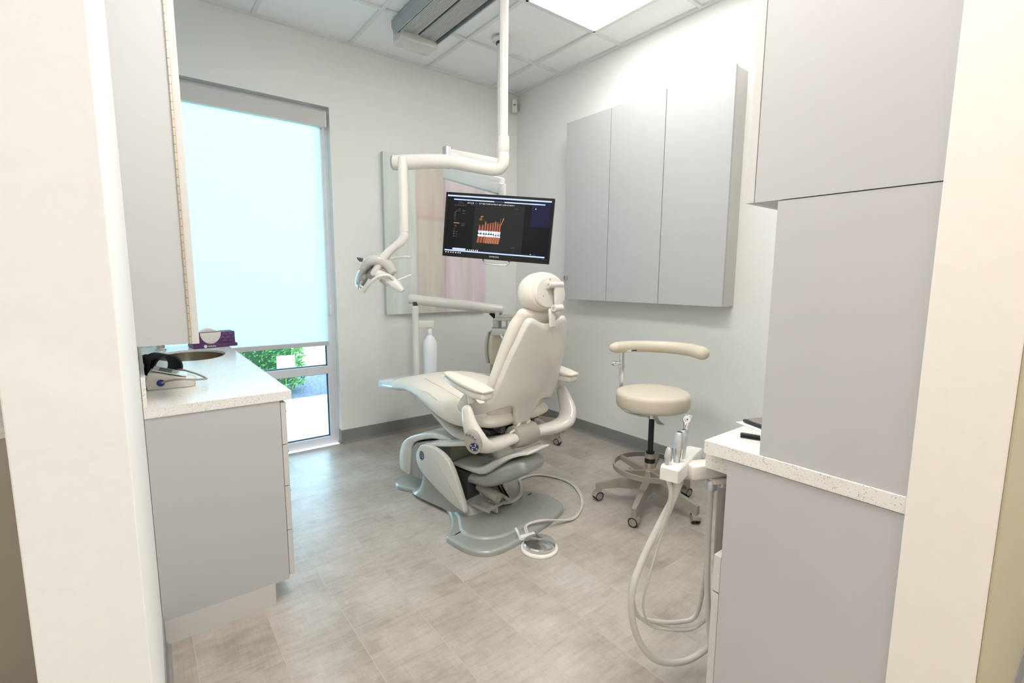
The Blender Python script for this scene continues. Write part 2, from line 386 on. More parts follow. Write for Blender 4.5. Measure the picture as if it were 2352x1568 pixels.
L(df.outputs[0], mx.inputs[1]); L(tr.outputs[0], mx.inputs[2]); L(mx.outputs[0], o_.inputs[0])
obj('fabric', MB().box((WX0 + .02, .026, .785), (-1.729, .0268, 2.31)), fm_, sh, smooth=0)
obj('bottom_bar', MB().box((WX0 + .02, .018, .757), (-1.729, .034, .789), bev=.003), mat('shade_bar', (.55, .55, .56), .5), sh, smooth=0)
ch = MB(); ch.tube([(-1.713, .012, 2.30), (-1.713, .012, 1.05)], .0022, 8); ch.tube([(-1.706, .012, 2.30), (-1.707, .012, 1.05)], .0022, 8)
ch.box((-1.716, .006, .98), (-1.704, .018, 1.06), bev=.003)
obj('pull_chain', ch, mat('chain_white', (.8, .82, .85), .3), sh)

# ---- recessed ceiling light
cl = thing('ceiling_light', 'square edged white recessed light panel glowing in the tiled ceiling', 'ceiling light', (-.595, -1.797, H - .005))
fr1 = MB(); x0, x1, y0, y1 = -.888, -.302, -2.395, -1.199
fr1.box((x0, y0, H - .006), (x1, y0 + .014, H + .011)); fr1.box((x0, y1 - .014, H - .006), (x1, y1, H + .011)); fr1.box((x0, y0, H - .006), (x0 + .014, y1, H + .011)); fr1.box((x1 - .014, y0, H - .006), (x1, y1, H + .011))
obj('frame', fr1, m_grid, cl, smooth=0)
obj('diffuser', MB().box((x0 + .014, y0 + .014, H - .002), (x1 - .014, y1 - .014, H + .006)), emit('panel_glow', (1, .98, .95), LIGHT_PANEL), cl, smooth=0)
for i, (hx, hy) in enumerate(((-2.12, -2.72), (-2.4, -4.7), (-.6, -4.7), (-4.3, -4.3), (-4.3, -1.9))):  # first panel is an added, unseen fill light for the treatment room
    t = thing('ceiling_light', 'recessed light panel over the %s' % ('near half of the treatment room, added unseen as fill', 'hallway', 'hallway end', 'hallway corner', 'neighbouring bay')[i], 'ceiling light', (hx, hy, H - .005))
    obj('frame', MB().box((hx - .3, hy - .6, H - .004), (hx + .3, hy + .6, H + .011)), m_grid, t, smooth=0)
    obj('diffuser', MB().box((hx - .285, hy - .585, H - .008), (hx + .285, hy + .585, H - .003)), emit('unseen_panel_glow', (1, .955, .91), 7.8 if i == 0 else HALL_PANEL if i < 4 else 1.5), t, smooth=0)

# ================================================================== LEFT CABINETS
LX = -2.837
t = thing('base_cabinet', 'grey laminate base cabinet with four drawers under the sink worktop', 'cabinet', (-2.63, -.86, 0))
YN = -1.676
bb = MB().box((LX, YN, .088), (-2.436, YN + .018, .797)); bb.box((LX, -.048, .088), (-2.436, -.03, .797)); bb.box((LX, YN + .018, .088), (-2.436, -.048, .106)); bb.box((LX, YN + .018, .106), (LX + .012, -.048, .797)); bb.box((LX + .012, YN + .018, .106), (-2.436, -.80, .79)); bb.box((-2.454, -.80, .74), (-2.436, -.048, .79))
obj('body', bb, m_lam, t, smooth=0)
obj('toe_kick', MB().box((LX, YN, 0), (-2.487, -.03, .088)), m_lam_edge, t, smooth=0)
zs = [.099, .285, .462, .625, .789]
dy0, dy1 = YN + .002, YN + .45
def drawer_front(t, x0, x1, y0, y1, z0, z1, pull=True):
    d = obj('drawer', MB().box((x0, y0, z0), (x1, y1, z1), bev=.001), m_lam_edge, t, smooth=0)
    if pull:
        h = MB(); zc = (z0 + z1) / 2 + .03; ym = (y0 + y1) / 2
        h.tube([(x1, ym - .06, zc), (x1 + .022, ym - .052, zc - .01), (x1 + .026, ym, zc - .012), (x1 + .022, ym + .052, zc - .01), (x1, ym + .06, zc)], .005, 10, k=5)
        obj('pull', h, m_nickel, d)
    return d
for c in range(3):
    a0, a1 = dy0 + c * .55, dy0 + c * .55 + .545
    for k in range(4):
        if c == 0: 
            d = obj('drawer', MB().box((-2.434, a0, zs[k] + .002), (-2.415, a1, zs[k + 1] - .002), bev=.001), m_lam_edge, t, smooth=0)
            h = MB(); zc = zs[k + 1] - .055; ym = a0 + .10
            h.tube([(-2.416, ym, zc + .02), (-2.402, ym, zc + .004), (-2.396, ym, zc - .008), (-2.400, ym + .09, zc - .008), (-2.400, ym + .18, zc - .008), (-2.416, ym + .18, zc + .02)], .0055, 10)
            obj('pull', h, m_nickel, d)
    if c: 
        d = obj('door', MB().box((-2.434, a0, zs[0]), (-2.415, min(a1, -.035), zs[4]), bev=.001), m_lam_edge, t, smooth=0)
        h = MB(); h.tube([(-2.416, a1 - .05, .70), (-2.396, a1 - .05, .695), (-2.396, a1 - .05, .60), (-2.416, a1 - .05, .595)], .005, 8); obj('pull', h, m_nickel, d)
# worktop with an oval cut-out for the sink
SXc, SYc, SRx, SRy = -2.615, -.475, .160, .225
def top_with_hole(x0, x1, y0, y1, z0, z1):
    mb = MB(); n = 48
    el = [Vector((SXc + SRx * math.cos(2 * PI * i / n), SYc + SRy * math.sin(2 * PI * i / n), 0)) for i in range(n)]
    def out(i):
        a = 2 * PI * i / n; d = Vector((math.cos(a), math.sin(a)))
        ts = []
        if d.x > 1e-6: ts.append((x1 - SXc) / d.x)
        if d.x < -1e-6: ts.append((x0 - SXc) / d.x)
        if d.y > 1e-6: ts.append((y1 - SYc) / d.y)
        if d.y < -1e-6: ts.append((y0 - SYc) / d.y)
        k = min(ts); return Vector((SXc + d.x * k, SYc + d.y * k, 0))
    O = [out(i) for i in range(n)]
    # snap nearest ray ends to the four corners
    for cx, cy in ((x0, y0), (x0, y1), (x1, y0), (x1, y1)):
        i = min(range(n), key=lambda j: (O[j] - Vector((cx, cy, 0))).length); O[i] = Vector((cx, cy, 0))
    SXY = Vector((SXc, SYc, 0)); up = Vector((0, 0, z1)); dn = Vector((0, 0, z0))
    rings = [[p + up for p in O], [p + up for p in el], [p + Vector((0, 0, z1 - .012)) for p in el], [SXY + (p - SXY) * 1.12 + Vector((0, 0, z1 - .013)) for p in el], [p + dn for p in O], [p + up for p in O]]
    return mb.loft(rings, cap=False)
wt = obj('worktop', top_with_hole(LX, -2.395, YN - .004, -.004, .797, .830), m_quartz, smooth=20, origin=False)
tag(wt, 'speckled quartz worktop with oval sink cut-out beneath the shaded window', 'worktop')
obj('backsplash', MB().box((LX - .0, YN - .002, .830), (LX + .012, -.004, .93), bev=.001), m_quartz, wt, smooth=0)
sk = thing('sink', 'oval undermount stainless steel sink in the speckled worktop', 'sink', (SXc, SYc, .68))
sp = MB(); n = 48
prof = [(1.0, .8175), (.995, .78), (.96, .72), (.85, .68), (.3, .672), (.0, .672)]
rings = [[(SXc + SRx * max(s_, .02) * math.cos(2 * PI * i / n), SYc + SRy * max(s_, .02) * math.sin(2 * PI * i / n), z) for i in range(n)] for s_, z in prof]
sp.loft(rings, cap=False); obj('basin', sp, mat('sink_steel', (.42, .36, .28), .33, 1), sk)
fa = thing('faucet', 'short brushed steel tap behind the oval sink', 'tap', (-2.735, -.17, .83))
fb = MB(); fb.lathe([(.028, .83), (.028, .838), (.02, .842), (.02, .90), (.016, .905)], (-2.735, -.17, 0)); obj('body', fb, m_steel, fa)
fb = MB(); fb.tube([(-2.735, -.17, .895), (-2.705, -.20, .915), (-2.66, -.25, .91), (-2.63, -.29, .893)], [.013, .011, .010, .010], 14, k=5); obj('spout', fb, m_steel, fa)
fb = MB(); fb.lathe([(.024, .905), (.024, .93), (.018, .936)], (-2.735, -.17, 0)); fb.tube([(-2.735, -.17, .925), (-2.71, -.16, .94), (-2.655, -.14, .945)], [.008, .006, .005], 10, k=4); obj('lever', fb, m_steel, fa)

# upper-left cabinet
t = thing('wall_cabinet', 'tall grey wall cabinet with a brass piano hinge beside the window', 'cabinet', (-2.76, -1.2, 1.03))
obj('body', MB().box((-2.849, YN, 1.03), (-2.699, -.62, 2.55)), m_lam, t, smooth=0)
d = obj('door', MB().box((-2.6935, YN - .001, 1.028), (-2.672, -.62, 2.55), bev=.001), m_lam_edge, t, smooth=0)
hg = MB(); 
for k in range(60):
    z = 1.03 + k * .0253; hg.cyl((-2.6965, YN - .0045, z), (-2.6965, YN - .0045, z + .0238), .0036, 10, 0)
hg.cyl((-2.6965, YN - .0045, 1.03), (-2.6965, YN - .0045, 2.545), .0026, 8, 1)
obj('piano_hinge', hg, [m_hinge, m_dark], t)

# outlet plate on the left wall
o = obj('outlet_cover', MB().box((-.0035, -.036, -.058), (.004, .036, .058), 0, F((-2.8445, -2.30, .225), R(-1)), bev=.0015).box((.0035, -.017, -.033), (.0062, .017, .033), 0, F((-2.8445, -2.30, .225), R(-1)), bev=.001), m_white, smooth=0)
tag(o, 'white outlet cover plate low on the left partition wall', 'outlet')

# ---- blood pressure monitor
fp = F((-2.745, -1.33, .830), R(-6))
t = thing('blood_pressure_monitor', 'white blood pressure monitor with blue plug on the left worktop', 'blood pressure monitor', (-2.745, -1.33, .830), R(-6))
bp = MB(); bp.prism([(-.070, 0), (-.075, .028), (-.064, .067), (-.035, .062), (.030, .042), (.074, .028), (.082, .018), (.078, .004), (.070, 0)], 'y', -.055, .055, 0, bev=.004)
obj('body', bp, mat('monitor_ivory', (.80, .78, .72), .35), t, fp, smooth=50)
bp = MB(); sl = -math.atan2(.020, .065); 
Mx = Matrix.Translation((0, 0, .0575)) @ Matrix.Rotation(R(17.5), 4, 'Y')
bp.box((-.055, -.048, -.0015), (.055, .048, .0022), 0, Mx, bev=.001); obj('face_panel', bp, m_white, t, fp, smooth=0)
bp = MB(); bp.box((-.035, -.042, .0021), (.005, .034, .0032), 0, Mx); obj('display', bp, m_lcd, t, fp, smooth=0)
bp = MB(); bp.cyl((-.028, -.056, .026), (-.028, -.061, .026), .0125, 24); bp.cyl((-.028, -.061, .026), (-.028, -.066, .026), .008, 20); obj('air_plug', bp, m_blueknob, t, fp)
bp = MB(); bp.tube([(-.028, -.062, .026), (.0, -.07, .034), (.04, -.072, .036), (.085, -.06, .028), (.115, -.03, .022), (.112, .01, .020), (.085, .05, .03), (.04, .085, .045), (.02, .105, .045)], .0038, 10, k=6); obj('air_tube', bp, m_taupe, t, fp)
cf = F((-2.765, -1.16, .830), R(20))
t = thing('arm_cuff', 'black rolled arm cuff behind the blood pressure monitor', 'arm cuff', (-2.765, -1.16, .830), R(20))
ring = []
rings = []
for i in range(33):
    a = R(-70 + 320 * i / 32); r0, r1 = .047, .053
    c0 = Vector((math.cos(a) * r0, 0, .054 + math.sin(a) * r0)); c1 = Vector((math.cos(a) * r1, 0, .054 + math.sin(a) * r1))
    rings.append([c0 + Vector((0, -.06, 0)), c1 + Vector((0, -.06, 0)), c1 + Vector((0, .06, 0)), c0 + Vector((0, .06, 0))])
obj('cuff_band', MB().loft(rings), mat('cuff_cloth', (.015, .02, .03), .7), t, cf, smooth=40)
obj('flap', MB().loft([[(-.03, -.06, .098), (-.03, -.06, .104), (-.03, .06, .104), (-.03, .06, .098)], [(-.055, -.055, .092), (-.055, -.055, .097), (-.055, .06, .097), (-.055, .06, .092)], [(-.066, -.05, .05), (-.070, -.05, .05), (-.070, .055, .05), (-.066, .055, .05)]]), m_rubber, t, cf, smooth=40)
obj('velcro_mark', MB().box((-.0725, -.03, .062), (-.0712, -.005, .078)).box((-.0725, .0, .062), (-.0712, .03, .066)), m_tape, t, cf, smooth=0)

# ---- tissue box
tf = F((-2.472, -.17, .832), R(6))
t = thing('tissue_box', 'purple patterned tissue box standing by the window end of the worktop', 'tissue box', (-2.472, -.17, .832), R(6))
tb = MB(); tb.box((-.115, -.005, 0), (.115, .105, .085)); tb.box((-.115, -.055, 0), (.115, -.005, .018))
obj('carton', tb, m_purple, t, tf, smooth=0)
tb = MB(); n = 20
pts = [(-.055 + .0, .085)] + [(-.005 - .055 * math.cos(PI * i / n), .085 - .065 * math.sin(PI * i / n)) for i in range(n + 1)]
pts = [(-.015 - .055 * math.cos(PI * i / n), .085 - .068 * math.sin(PI * i / n)) for i in range(n + 1)]
tb.prism(pts, 'y', -.0065, -.0049); tb.prism([(-.07, .085), (-.05, .10), (-.02, .112), (.01, .100), (.035, .090), (.04, .085)], 'y', .02, .05, bev=.004)
obj('tissues', tb, m_tissue, t, tf, smooth=0)
tb = MB()
for cx, cz in ((.062, .066), (.092, .066), (.077, .044), (.062, .024), (.094, .022), (.109, .045), (.047, .044)):
    for r in (.006, .010, .0135):
        P = [(cx + r * math.cos(R(10 + 16 * i)), -.0058, cz + r * math.sin(R(10 + 16 * i))) for i in range(11) if cx + r * math.cos(R(10 + 16 * i)) < .114]
        if len(P) > 2: tb.tube(P, .0008, 5)
obj('scallop_print', tb, m_lilac, t, tf)
tb = MB(); tb.cyl((-.055, -.0551, .009), (-.055, -.0562, .009), .0085, 20)
for i in range(9): tb.box((-.040 + i * .0045, -.0562, .006), (-.037 + i * .0045, -.0551, .010 if i % 3 else .012))
obj('brand_print', tb, m_paper, t, tf, smooth=0)

# ================================================================== WALL CABINET ON RIGHT WALL
t = thing('wall_cabinet', 'three-door grey wall cabinet hung on the right wall above the stool', 'cabinet', (-.06, -1.46, 1.10))
obj('body', MB().box((-.128, -2.105, 1.095), (0, -.80, 2.42)), m_lam_edge, t, smooth=0)
ds = [(-2.120 + .005, -1.679), (-1.674, -1.238), (-1.233, -.80)]
for i, (a, b) in enumerate(ds):
    d = obj('door', MB().box((-.150, a, 1.095), (-.130, b, 2.42), bev=.001), m_lam, t, smooth=0)
    if i == 2: obj('pull', MB().box((-.162, -.815, 1.245), (-.150, -.803, 1.275), bev=.002).box((-.162, -.845, 1.245), (-.150, -.823, 1.275), bev=.002), m_steel, d, smooth=0)
hg = MB()
for k in range(53): 
    z = 1.097 + k * .025; hg.cyl((-.129, -2.108, z), (-.129, -2.108, z + .017), .0032, 8, 0)
hg.cyl((-.129, -2.108, 1.097), (-.129, -2.108, 2.418), .0022, 8, 1)
obj('piano_hinge', hg, [m_hinge, m_dark], t)

# motion sensor
t = obj('motion_sensor', MB().prism([(-.024, 0), (.024, 0), (.027, -.02), (.02, -.045), (-.02, -.045), (-.027, -.02)], 'z', -.055, .055, 0, F((-.055, -.035, 2.755), R(-40)), bev=.008, seg=3), m_white)
tag(t, 'small white motion sensor mounted high in the room corner', 'motion sensor')
obj('lens', MB().box((-.010, -.0462, .0), (.010, -.0448, .008), 0, F((-.055, -.035, 2.755), R(-40))), m_dark, t, smooth=0)
obj('bracket', MB().box((-.012, -.045, 2.74), (0, -.02, 2.79)), m_satin, t, smooth=0)

# ================================================================== PAINTING
t = thing('painting', 'large pale abstract canvas in mint, beige and pink on the back wall', 'painting', (-.84, -.02, .968))
PX0, PX1, PZ0, PZ1 = -1.300, -.371, .970, 2.183
obj('stretcher_edge', MB().box((PX0, -.038, PZ0), (PX1, -.002, PZ1)), mat('canvas_edge', (.55, .62, .60), .7), t, smooth=0)
def paint():
    M = mat('painted_canvas', (.7, .7, .7), .45); nt = M.node_tree; b = nt.nodes['Principled BSDF']; L = nt.links.new; N = nt.nodes.new
    tc = N('ShaderNodeTexCoord'); nz = N('ShaderNodeTexNoise'); nz.inputs['Scale'].default_value = 3.5; nz.inputs['Detail'].default_value = 6; L(tc.outputs['Generated'], nz.inputs['Vector'])
    sep = N('ShaderNodeSeparateXYZ'); L(tc.outputs['Generated'], sep.inputs[0])
    def mth(op, a, b_=None, v=None):
        q = N('ShaderNodeMath'); q.operation = op; L(a, q.inputs[0])
        if b_ is not None: L(b_, q.inputs[1])
        if v is not None: q.inputs[1].default_value = v
        return q.outputs[0]
    wob = mth('MULTIPLY', mth('SUBTRACT', nz.outputs[0], v=.5), v=.035)
    x = mth('ADD', sep.outputs[0], wob)
    rp = N('ShaderNodeValToRGB'); e = rp.color_ramp.elements; cr_ = rp.color_ramp
    stops = [(0, (.68, .76, .73)), (.275, (.74, .80, .77)), (.29, (.72, .60, .70)), (.305, (.72, .69, .61)), (.42, (.76, .73, .65)), (.545, (.70, .66, .60)), (.562, (.64, .52, .62)), (.578, (.78, .67, .73)), (.75, (.82, .77, .76)), (.97, (.78, .66, .74)), (1, (.80, .74, .76))]
    e[0].position = 0; e[0].color = (*stops[0][1], 1); e[1].position = 1; e[1].color = (*stops[-1][1], 1)
    for p_, c_ in stops[1:-1]: q = e.new(p_); q.color = (*c_, 1)
    L(x, rp.inputs[0])
    # a pink band above a soft horizontal seam
    z = mth('ADD', sep.outputs[2], wob)
    rz = N('ShaderNodeValToRGB'); f = rz.color_ramp.elements; f[0].position = .60; f[0].color = (1, 1, 1, 1); f[1].position = .70; f[1].color = (1.0, .96, .95, 1); q = f.new(.628); q.color = (.95, .80, .86, 1); q = f.new(.64); q.color = (1, .90, .92, 1)
    L(z, rz.inputs[0])
    n2 = N('ShaderNodeTexNoise'); n2.inputs['Scale'].default_value = 2.2; n2.inputs['Detail'].default_value = 5; mp = N('ShaderNodeMapping'); mp.inputs['Scale'].default_value = (6, 1, .8); L(tc.outputs['Generated'], mp.inputs[0]); L(mp.outputs[0], n2.inputs['Vector'])
    r2 = N('ShaderNodeValToRGB'); r2.color_ramp.elements[0].color = (.90, .88, .84, 1); r2.color_ramp.elements[1].color = (1.08, 1.06, 1.08, 1); r2.color_ramp.elements[0].position = .3; r2.color_ramp.elements[1].position = .7; L(n2.outputs[0], r2.inputs[0])
    def mul(a, c, fac=1):
        mx = N('ShaderNodeMix'); mx.data_type = 'RGBA'; mx.blend_type = 'MULTIPLY'; mx.inputs[0].default_value = fac; L(a, mx.inputs[6]); L(c, mx.inputs[7]); return mx.outputs[2]
    mk = mth('MULTIPLY', mth('GREATER_THAN', x, v=.29), mth('LESS_THAN', x, v=.575))
    mz = N('ShaderNodeMix'); mz.data_type = 'RGBA'; mz.blend_type = 'MULTIPLY'; L(mk, mz.inputs[0]); L(rp.outputs[0], mz.inputs[6]); L(rz.outputs[0], mz.inputs[7])
    L(mul(mz.outputs[2], r2.outputs[0]), b.inputs['Base Color']); return M
obj('canvas', MB().box((PX0, -.0415, PZ0), (PX1, -.038, PZ1)), paint(), t, smooth=0)

# ================================================================== RIGHT CABINETS
RX = -1.661
t = thing('base_cabinet', 'grey base cabinet at right under the speckled worktop, next to the hoses', 'cabinet', (-.83, -3.17, 0))
obj('body', MB().box((RX, -3.3495, .0), (0, -2.985, .790)), m_lam, t, smooth=0)
obj('drawer', MB().box((RX + .002, -2.983, .42), (-1.2, -2.963, .522), bev=.001), m_lam_edge, t, smooth=0)
obj('door', MB().box((RX + .002, -2.983, .09), (-1.2, -2.963, .416), bev=.001), m_lam_edge, t, smooth=0)
obj('support_slab', MB().box((-1.628, -2.984, .738), (-1.30, -2.905, .778), bev=.001), m_quartz, t, smooth=0)
w2 = obj('worktop', MB().box((-1.665, -3.3495, .792), (0, -2.920, .828), bev=.0015), m_quartz, smooth=0)
tag(w2, 'speckled quartz worktop at right carrying the tall panel and black stapler', 'worktop')
t = obj('tall_panel_unit', MB().box((RX, -3.3495, .8285), (-.9, -3.062, 1.428)), m_lam, smooth=0)
tag(t, 'tall grey panelled unit standing on the right worktop below the hanging cabinet', 'cabinet')
t = thing('wall_cabinet', 'large grey hanging cabinet at upper right beside the bright wall end', 'cabinet', (-.83, -3.18, 1.43))
obj('body', MB().box((RX - .001, -3.3495, 1.430), (-.9, -3.009, 2.60)), m_lam, t, smooth=0)
obj('door', MB().box((RX - .001, -3.007, 1.430), (-.9, -2.988, 2.60), bev=.001), m_lam_edge, t, smooth=0)

# black stapler, paper and tablet on the right worktop
sf = F((-1.556, -2.99, .828), R(-70))
t = thing('stapler', 'small black stapler lying on the right speckled worktop', 'stapler', (-1.556, -2.99, .828), R(-70))
obj('base', MB().box((-.026, -.0065, 0), (.026, .0065, .005), bev=.0015), m_black, t, sf)
obj('arm', MB().box((-.026, -.006, .006), (.022, .006, .0125), bev=.002), m_black, t, sf)
pf = F((-1.375, -2.995, .8285), R(-20))
o = obj('paper_sheet', MB().box((-.10, -.06, 0), (.07, .075, .0015), 0, pf), m_paper, smooth=0); tag(o, 'white paper sheet lying under the dark tablet', 'paper')
t = thing('tablet', 'dark tablet lying on white paper by the tall grey panel', 'tablet', (-1.375, -2.995, .832), R(-20))
obj('case', MB().box((-.085, -.055, 0), (.07, .065, .008), bev=.002), m_black, t, F((-1.375, -2.995, .832), R(-20)))
obj('face', MB().box((-.078, -.048, .008), (.063, .058, .0092)), mat('tablet_glass', (.20, .17, .17), .15), t, F((-1.375, -2.995, .832), R(-20)), smooth=0)

# ---- neighbouring bay seen past the left partition
t = thing('base_cabinet', 'taupe base cabinet in the neighbouring bay at far left', 'cabinet', (-3.4, -.86, 0))
obj('body', MB().box((-3.60, YN, .088), (-2.987, -.03, .797)), m_brown, t, smooth=0)
obj('toe_kick', MB().box((-3.54, YN, 0), (-2.987, -.03, .088)), m_brown, t, smooth=0)
o = obj('worktop', MB().box((-3.62, YN - .004, .797), (-2.987, -.004, .828), bev=.001), m_quartz, smooth=0); tag(o, 'speckled worktop in the neighbouring bay at the far left edge', 'worktop')

# ================================================================== CEILING TRACK
t = thing('ceiling_track', 'ribbed aluminium equipment track running along the ceiling', 'ceiling track', (-1.255, -1.9, H - .1))
TX0, TX1, TY0, TY1 = -1.405, -1.105, -3.0, -.50
tk = MB(); zb = 2.80
tk.prism([(TX0 - .012, H - .004), (TX0 - .012, zb + .03), (TX0 + .004, zb - .005), (TX0 + .012, zb - .005), (TX0 + .012, zb + .03), (TX1 - .012, zb + .03), (TX1 - .012, zb - .005), (TX1 - .004, zb - .005), (TX1 + .012, zb + .03), (TX1 + .012, H - .004)], 'y', TY0, TY1)
obj('housing', tk, mat('anodised_blue_grey', (.38, .44, .47), .35, .6), t, smooth=0)
tk = MB()
xs = [TX0 + .034 + i * .0098 for i in range(11)]
for i in range(11): tk.box((TX0 + .03 + i * .0095, TY0, zb + .006), (TX0 + .037 + i * .0095, TY1, zb + .012))
for i in range(11): tk.box((TX1 - .03 - i * .0095, TY0, zb + .006), (TX1 - .037 - i * .0095, TY1, zb + .012))
tk.box((TX0 + .026, TY0, zb + .012), (-1.263, TY1, zb + .03)); tk.box((-1.247, TY0, zb + .012), (TX1 - .026, TY1, zb + .03))
obj('ribbed_rail', tk, mat('anodised_ribs', (.55, .56, .55), .4, .5), t, smooth=0)
obj('slot', MB().box((-1.263, TY0, zb + .016), (-1.247, TY1, zb + .029)), m_dark, t, smooth=0)
tk = MB(); tk.prism([(TX0 + .03, TY1 - .05), (TX1 - .005, TY1 - .05), (TX1 - .005, TY1 + .075), (TX1 - .03, TY1 + .10), (TX0 + .055, TY1 + .10), (TX0 + .03, TY1 + .075)], 'z', zb - .035, H - .03, bev=.012, seg=3)
obj('end_cap', tk, m_cover, t)

# ================================================================== DENTAL LIGHT
PXc, PYc = -1.25, -1.47
t = thing('dental_light', 'white dental operating light on a jointed arm hanging from the ceiling track', 'dental light', (PXc, PYc, 1.3))
obj('trolley', MB().box((PXc - .05, PYc - .07, 2.765), (PXc + .05, PYc + .07, 2.806), bev=.006), m_white, t)
pm = MB(); pm.tube([(PXc, PYc, 2.78), (PXc, PYc, 1.955)], .0225, 28)
obj('pole', pm, m_white, t)
pm = MB(); pm.lathe([(.0225, 1.99), (.029, 1.985), (.031, 1.94), (.029, 1.905), (.026, 1.90)], (PXc, PYc, 0), 28)
obj('collar', pm, m_white, t)
JL = Vector((-1.640, -1.055, 1.878))    # left elbow
u = (JL - Vector((PXc, PYc, JL.z))); Lh = Vector((u.x, u.y, 0)).normalized()
P0 = Vector((PXc, PYc, 0))
def AP(a, z): return P0 + Lh * a + Vector((0, 0, z))
pm = MB(); pm.tube([AP(0, 1.905), AP(0, 1.87), AP(.006, 1.842), AP(.03, 1.824), AP(.07, 1.824), AP(.16, 1.842), AP(.28, 1.866), AP(.40, 1.873), AP(.50, 1.872), AP(.60, 1.872)], [.028, .030, .031, .033, .034, .035, .036, .038, .040, .041], 24, k=6)
obj('arm', pm, m_white, t)
pm = MB(); pm.tube([AP(.60, 1.872), AP(.612, 1.872)], [.042, .039], 24); obj('elbow_cap', pm, m_satin, t)
DE = Vector((-1.595, -1.080, 0)) + Vector((0, 0, 0)); dr = P0 + Lh * .548
dr = dr + Vector((-.45, -.58, 0)).normalized() * .028
def DP(z): return Vector((dr.x, dr.y, z))
pm = MB(); pm.tube([DP(1.892), DP(1.85), DP(1.50)], [.024, .027, .0245], 22); obj('drop_tube', pm, m_white, t)
VR = Vector((.789, -.614, 0)); VF = Vector((.614, .789, 0)); VU = Vector((0, 0, 1))
o_h = DP(1.50)
def HP(r, u, f=0): return o_h + VR * r + VU * u + VF * f
pm = MB(); pm.tube([HP(0, 0), HP(-.002, -.025), HP(-.018, -.052), HP(-.05, -.075)], [.0225, .025, .024, .021], 20, k=6)
obj('knuckle', pm, m_white, t)
pm = MB(); pm.cap_tube([HP(-.045, -.072), HP(-.085, -.105), HP(-.125, -.150), HP(-.175, -.225)], [.019, .023, .023, .018], 18, k=6)
obj('yoke', pm, m_white, t)
hd = obj('lamp_head', MB().cushion([(-.100, -.050, .050, .010), (-.075, .005, .075, .022), (-.035, .045, .090, .032), (.015, .052, .085, .034), (.055, .030, .070, .030), (.080, -.010, .050, .022)], rnd=.012, k=7, M=Matrix.Translation(HP(-.160, -.205, .05)) @ Matrix((VF, VR, VU)).transposed().to_4x4()), m_cover, t)
obj('lamp_core', MB().cushion([(-.05, -.035, .045, .018), (-.01, -.01, .060, .030), (.035, -.005, .060, .030), (.060, -.03, .045, .020)], rnd=.015, k=5, M=Matrix.Translation(HP(-.160, -.205, .06)) @ Matrix((VF, VR, VU)).transposed().to_4x4()), m_warmgrey, t)
def lobe(c, axis, w, h, depth):
    ax = Vector(axis).normalized(); s1 = VF; s2 = ax.cross(s1).normalized(); rings = []
    for a in (90, 70, 50, 30, 10, 0):
        k = math.sin(R(a)); q = math.cos(R(a))
        rings.append([c + ax * (depth * (k - 1)) * -1 * 0 + ax * (depth * (1 - q)) * 0 + ax * (-depth * k) + (s1 * math.cos(x) * w + s2 * math.sin(x) * h) * max(q, .05) for x in [2 * PI * i / 28 for i in range(28)]])
    return rings
c1 = HP(-.238, -.238, .05)
obj('reflector', MB().loft(lobe(c1, (.45, -.50, 0.0), .001, .001, .001), cap=False).loft([[c1 + VF * (math.cos(x) * .085 * q) + (VR * .42 + VU * .90).normalized() * (math.sin(x) * .085 * q) + (VR * -.90 + VU * .42).normalized() * (.03 * k) for x in [2 * PI * i / 32 for i in range(32)]] for q, k in ((1, 0), (.94, .5), (.8, .85), (.5, 1.05), (.05, 1.1))], cap=False), [m_chrome], t)
obj('vent_grille', MB().box((-.003, -.045, -.012), (.003, .045, .012), 0, Matrix.Translation(HP(-.255, -.150, .04)) @ Matrix((VR * .8 + VU * .6, VF, (VU * .8 - VR * .6))).transposed().to_4x4()), m_dark, t, smooth=0)
pm = MB(); pm.cushion([(-.03, .02, .045, .028), (.02, -.01, .05, .032), (.065, -.045, .045, .028), (.095, -.07, .03, .016)], rnd=.012, M=Matrix.Translation(HP(-.125, -.245, .03)) @ Matrix((VF, VR, VU)).transposed().to_4x4())
obj('handle_mount', pm, m_white, t)
obj('switch', MB().cushion([(-.02, .012, .002, .008), (.02, -.014, .002, .008)], rnd=.003, M=Matrix.Translation(HP(-.112, -.275, -.022)) @ Matrix((VF, VR, VU)).transposed().to_4x4()), m_warmgrey, t)
pm = MB(); pm.cap_tube([HP(-.225, -.325, -.02), HP(-.19, -.285, -.04), HP(-.14, -.245, -.05), HP(-.09, -.235, -.04), HP(-.072, -.25, -.02), HP(-.058, -.29, .02)], [.008, .009, .0095, .0095, .009, .008], 14, k=6)
obj('handle', pm, m_white, t)
pm = MB(); pm.cap_tube([HP(-.125, -.155, .08), HP(-.08, -.135, .10), HP(-.04, -.130, .12), HP(-.002, -.128, .13)], [.007, .0075, .0075, .006], 14, k=6)
obj('handle', pm, m_white, t)
pm = MB(); pm.cap_tube([HP(-.07, -.265, .10), HP(-.03, -.245, .14), HP(-.005, -.233, .16)], [.006, .006, .005], 12, k=4)
obj('handle', pm, m_white, t)

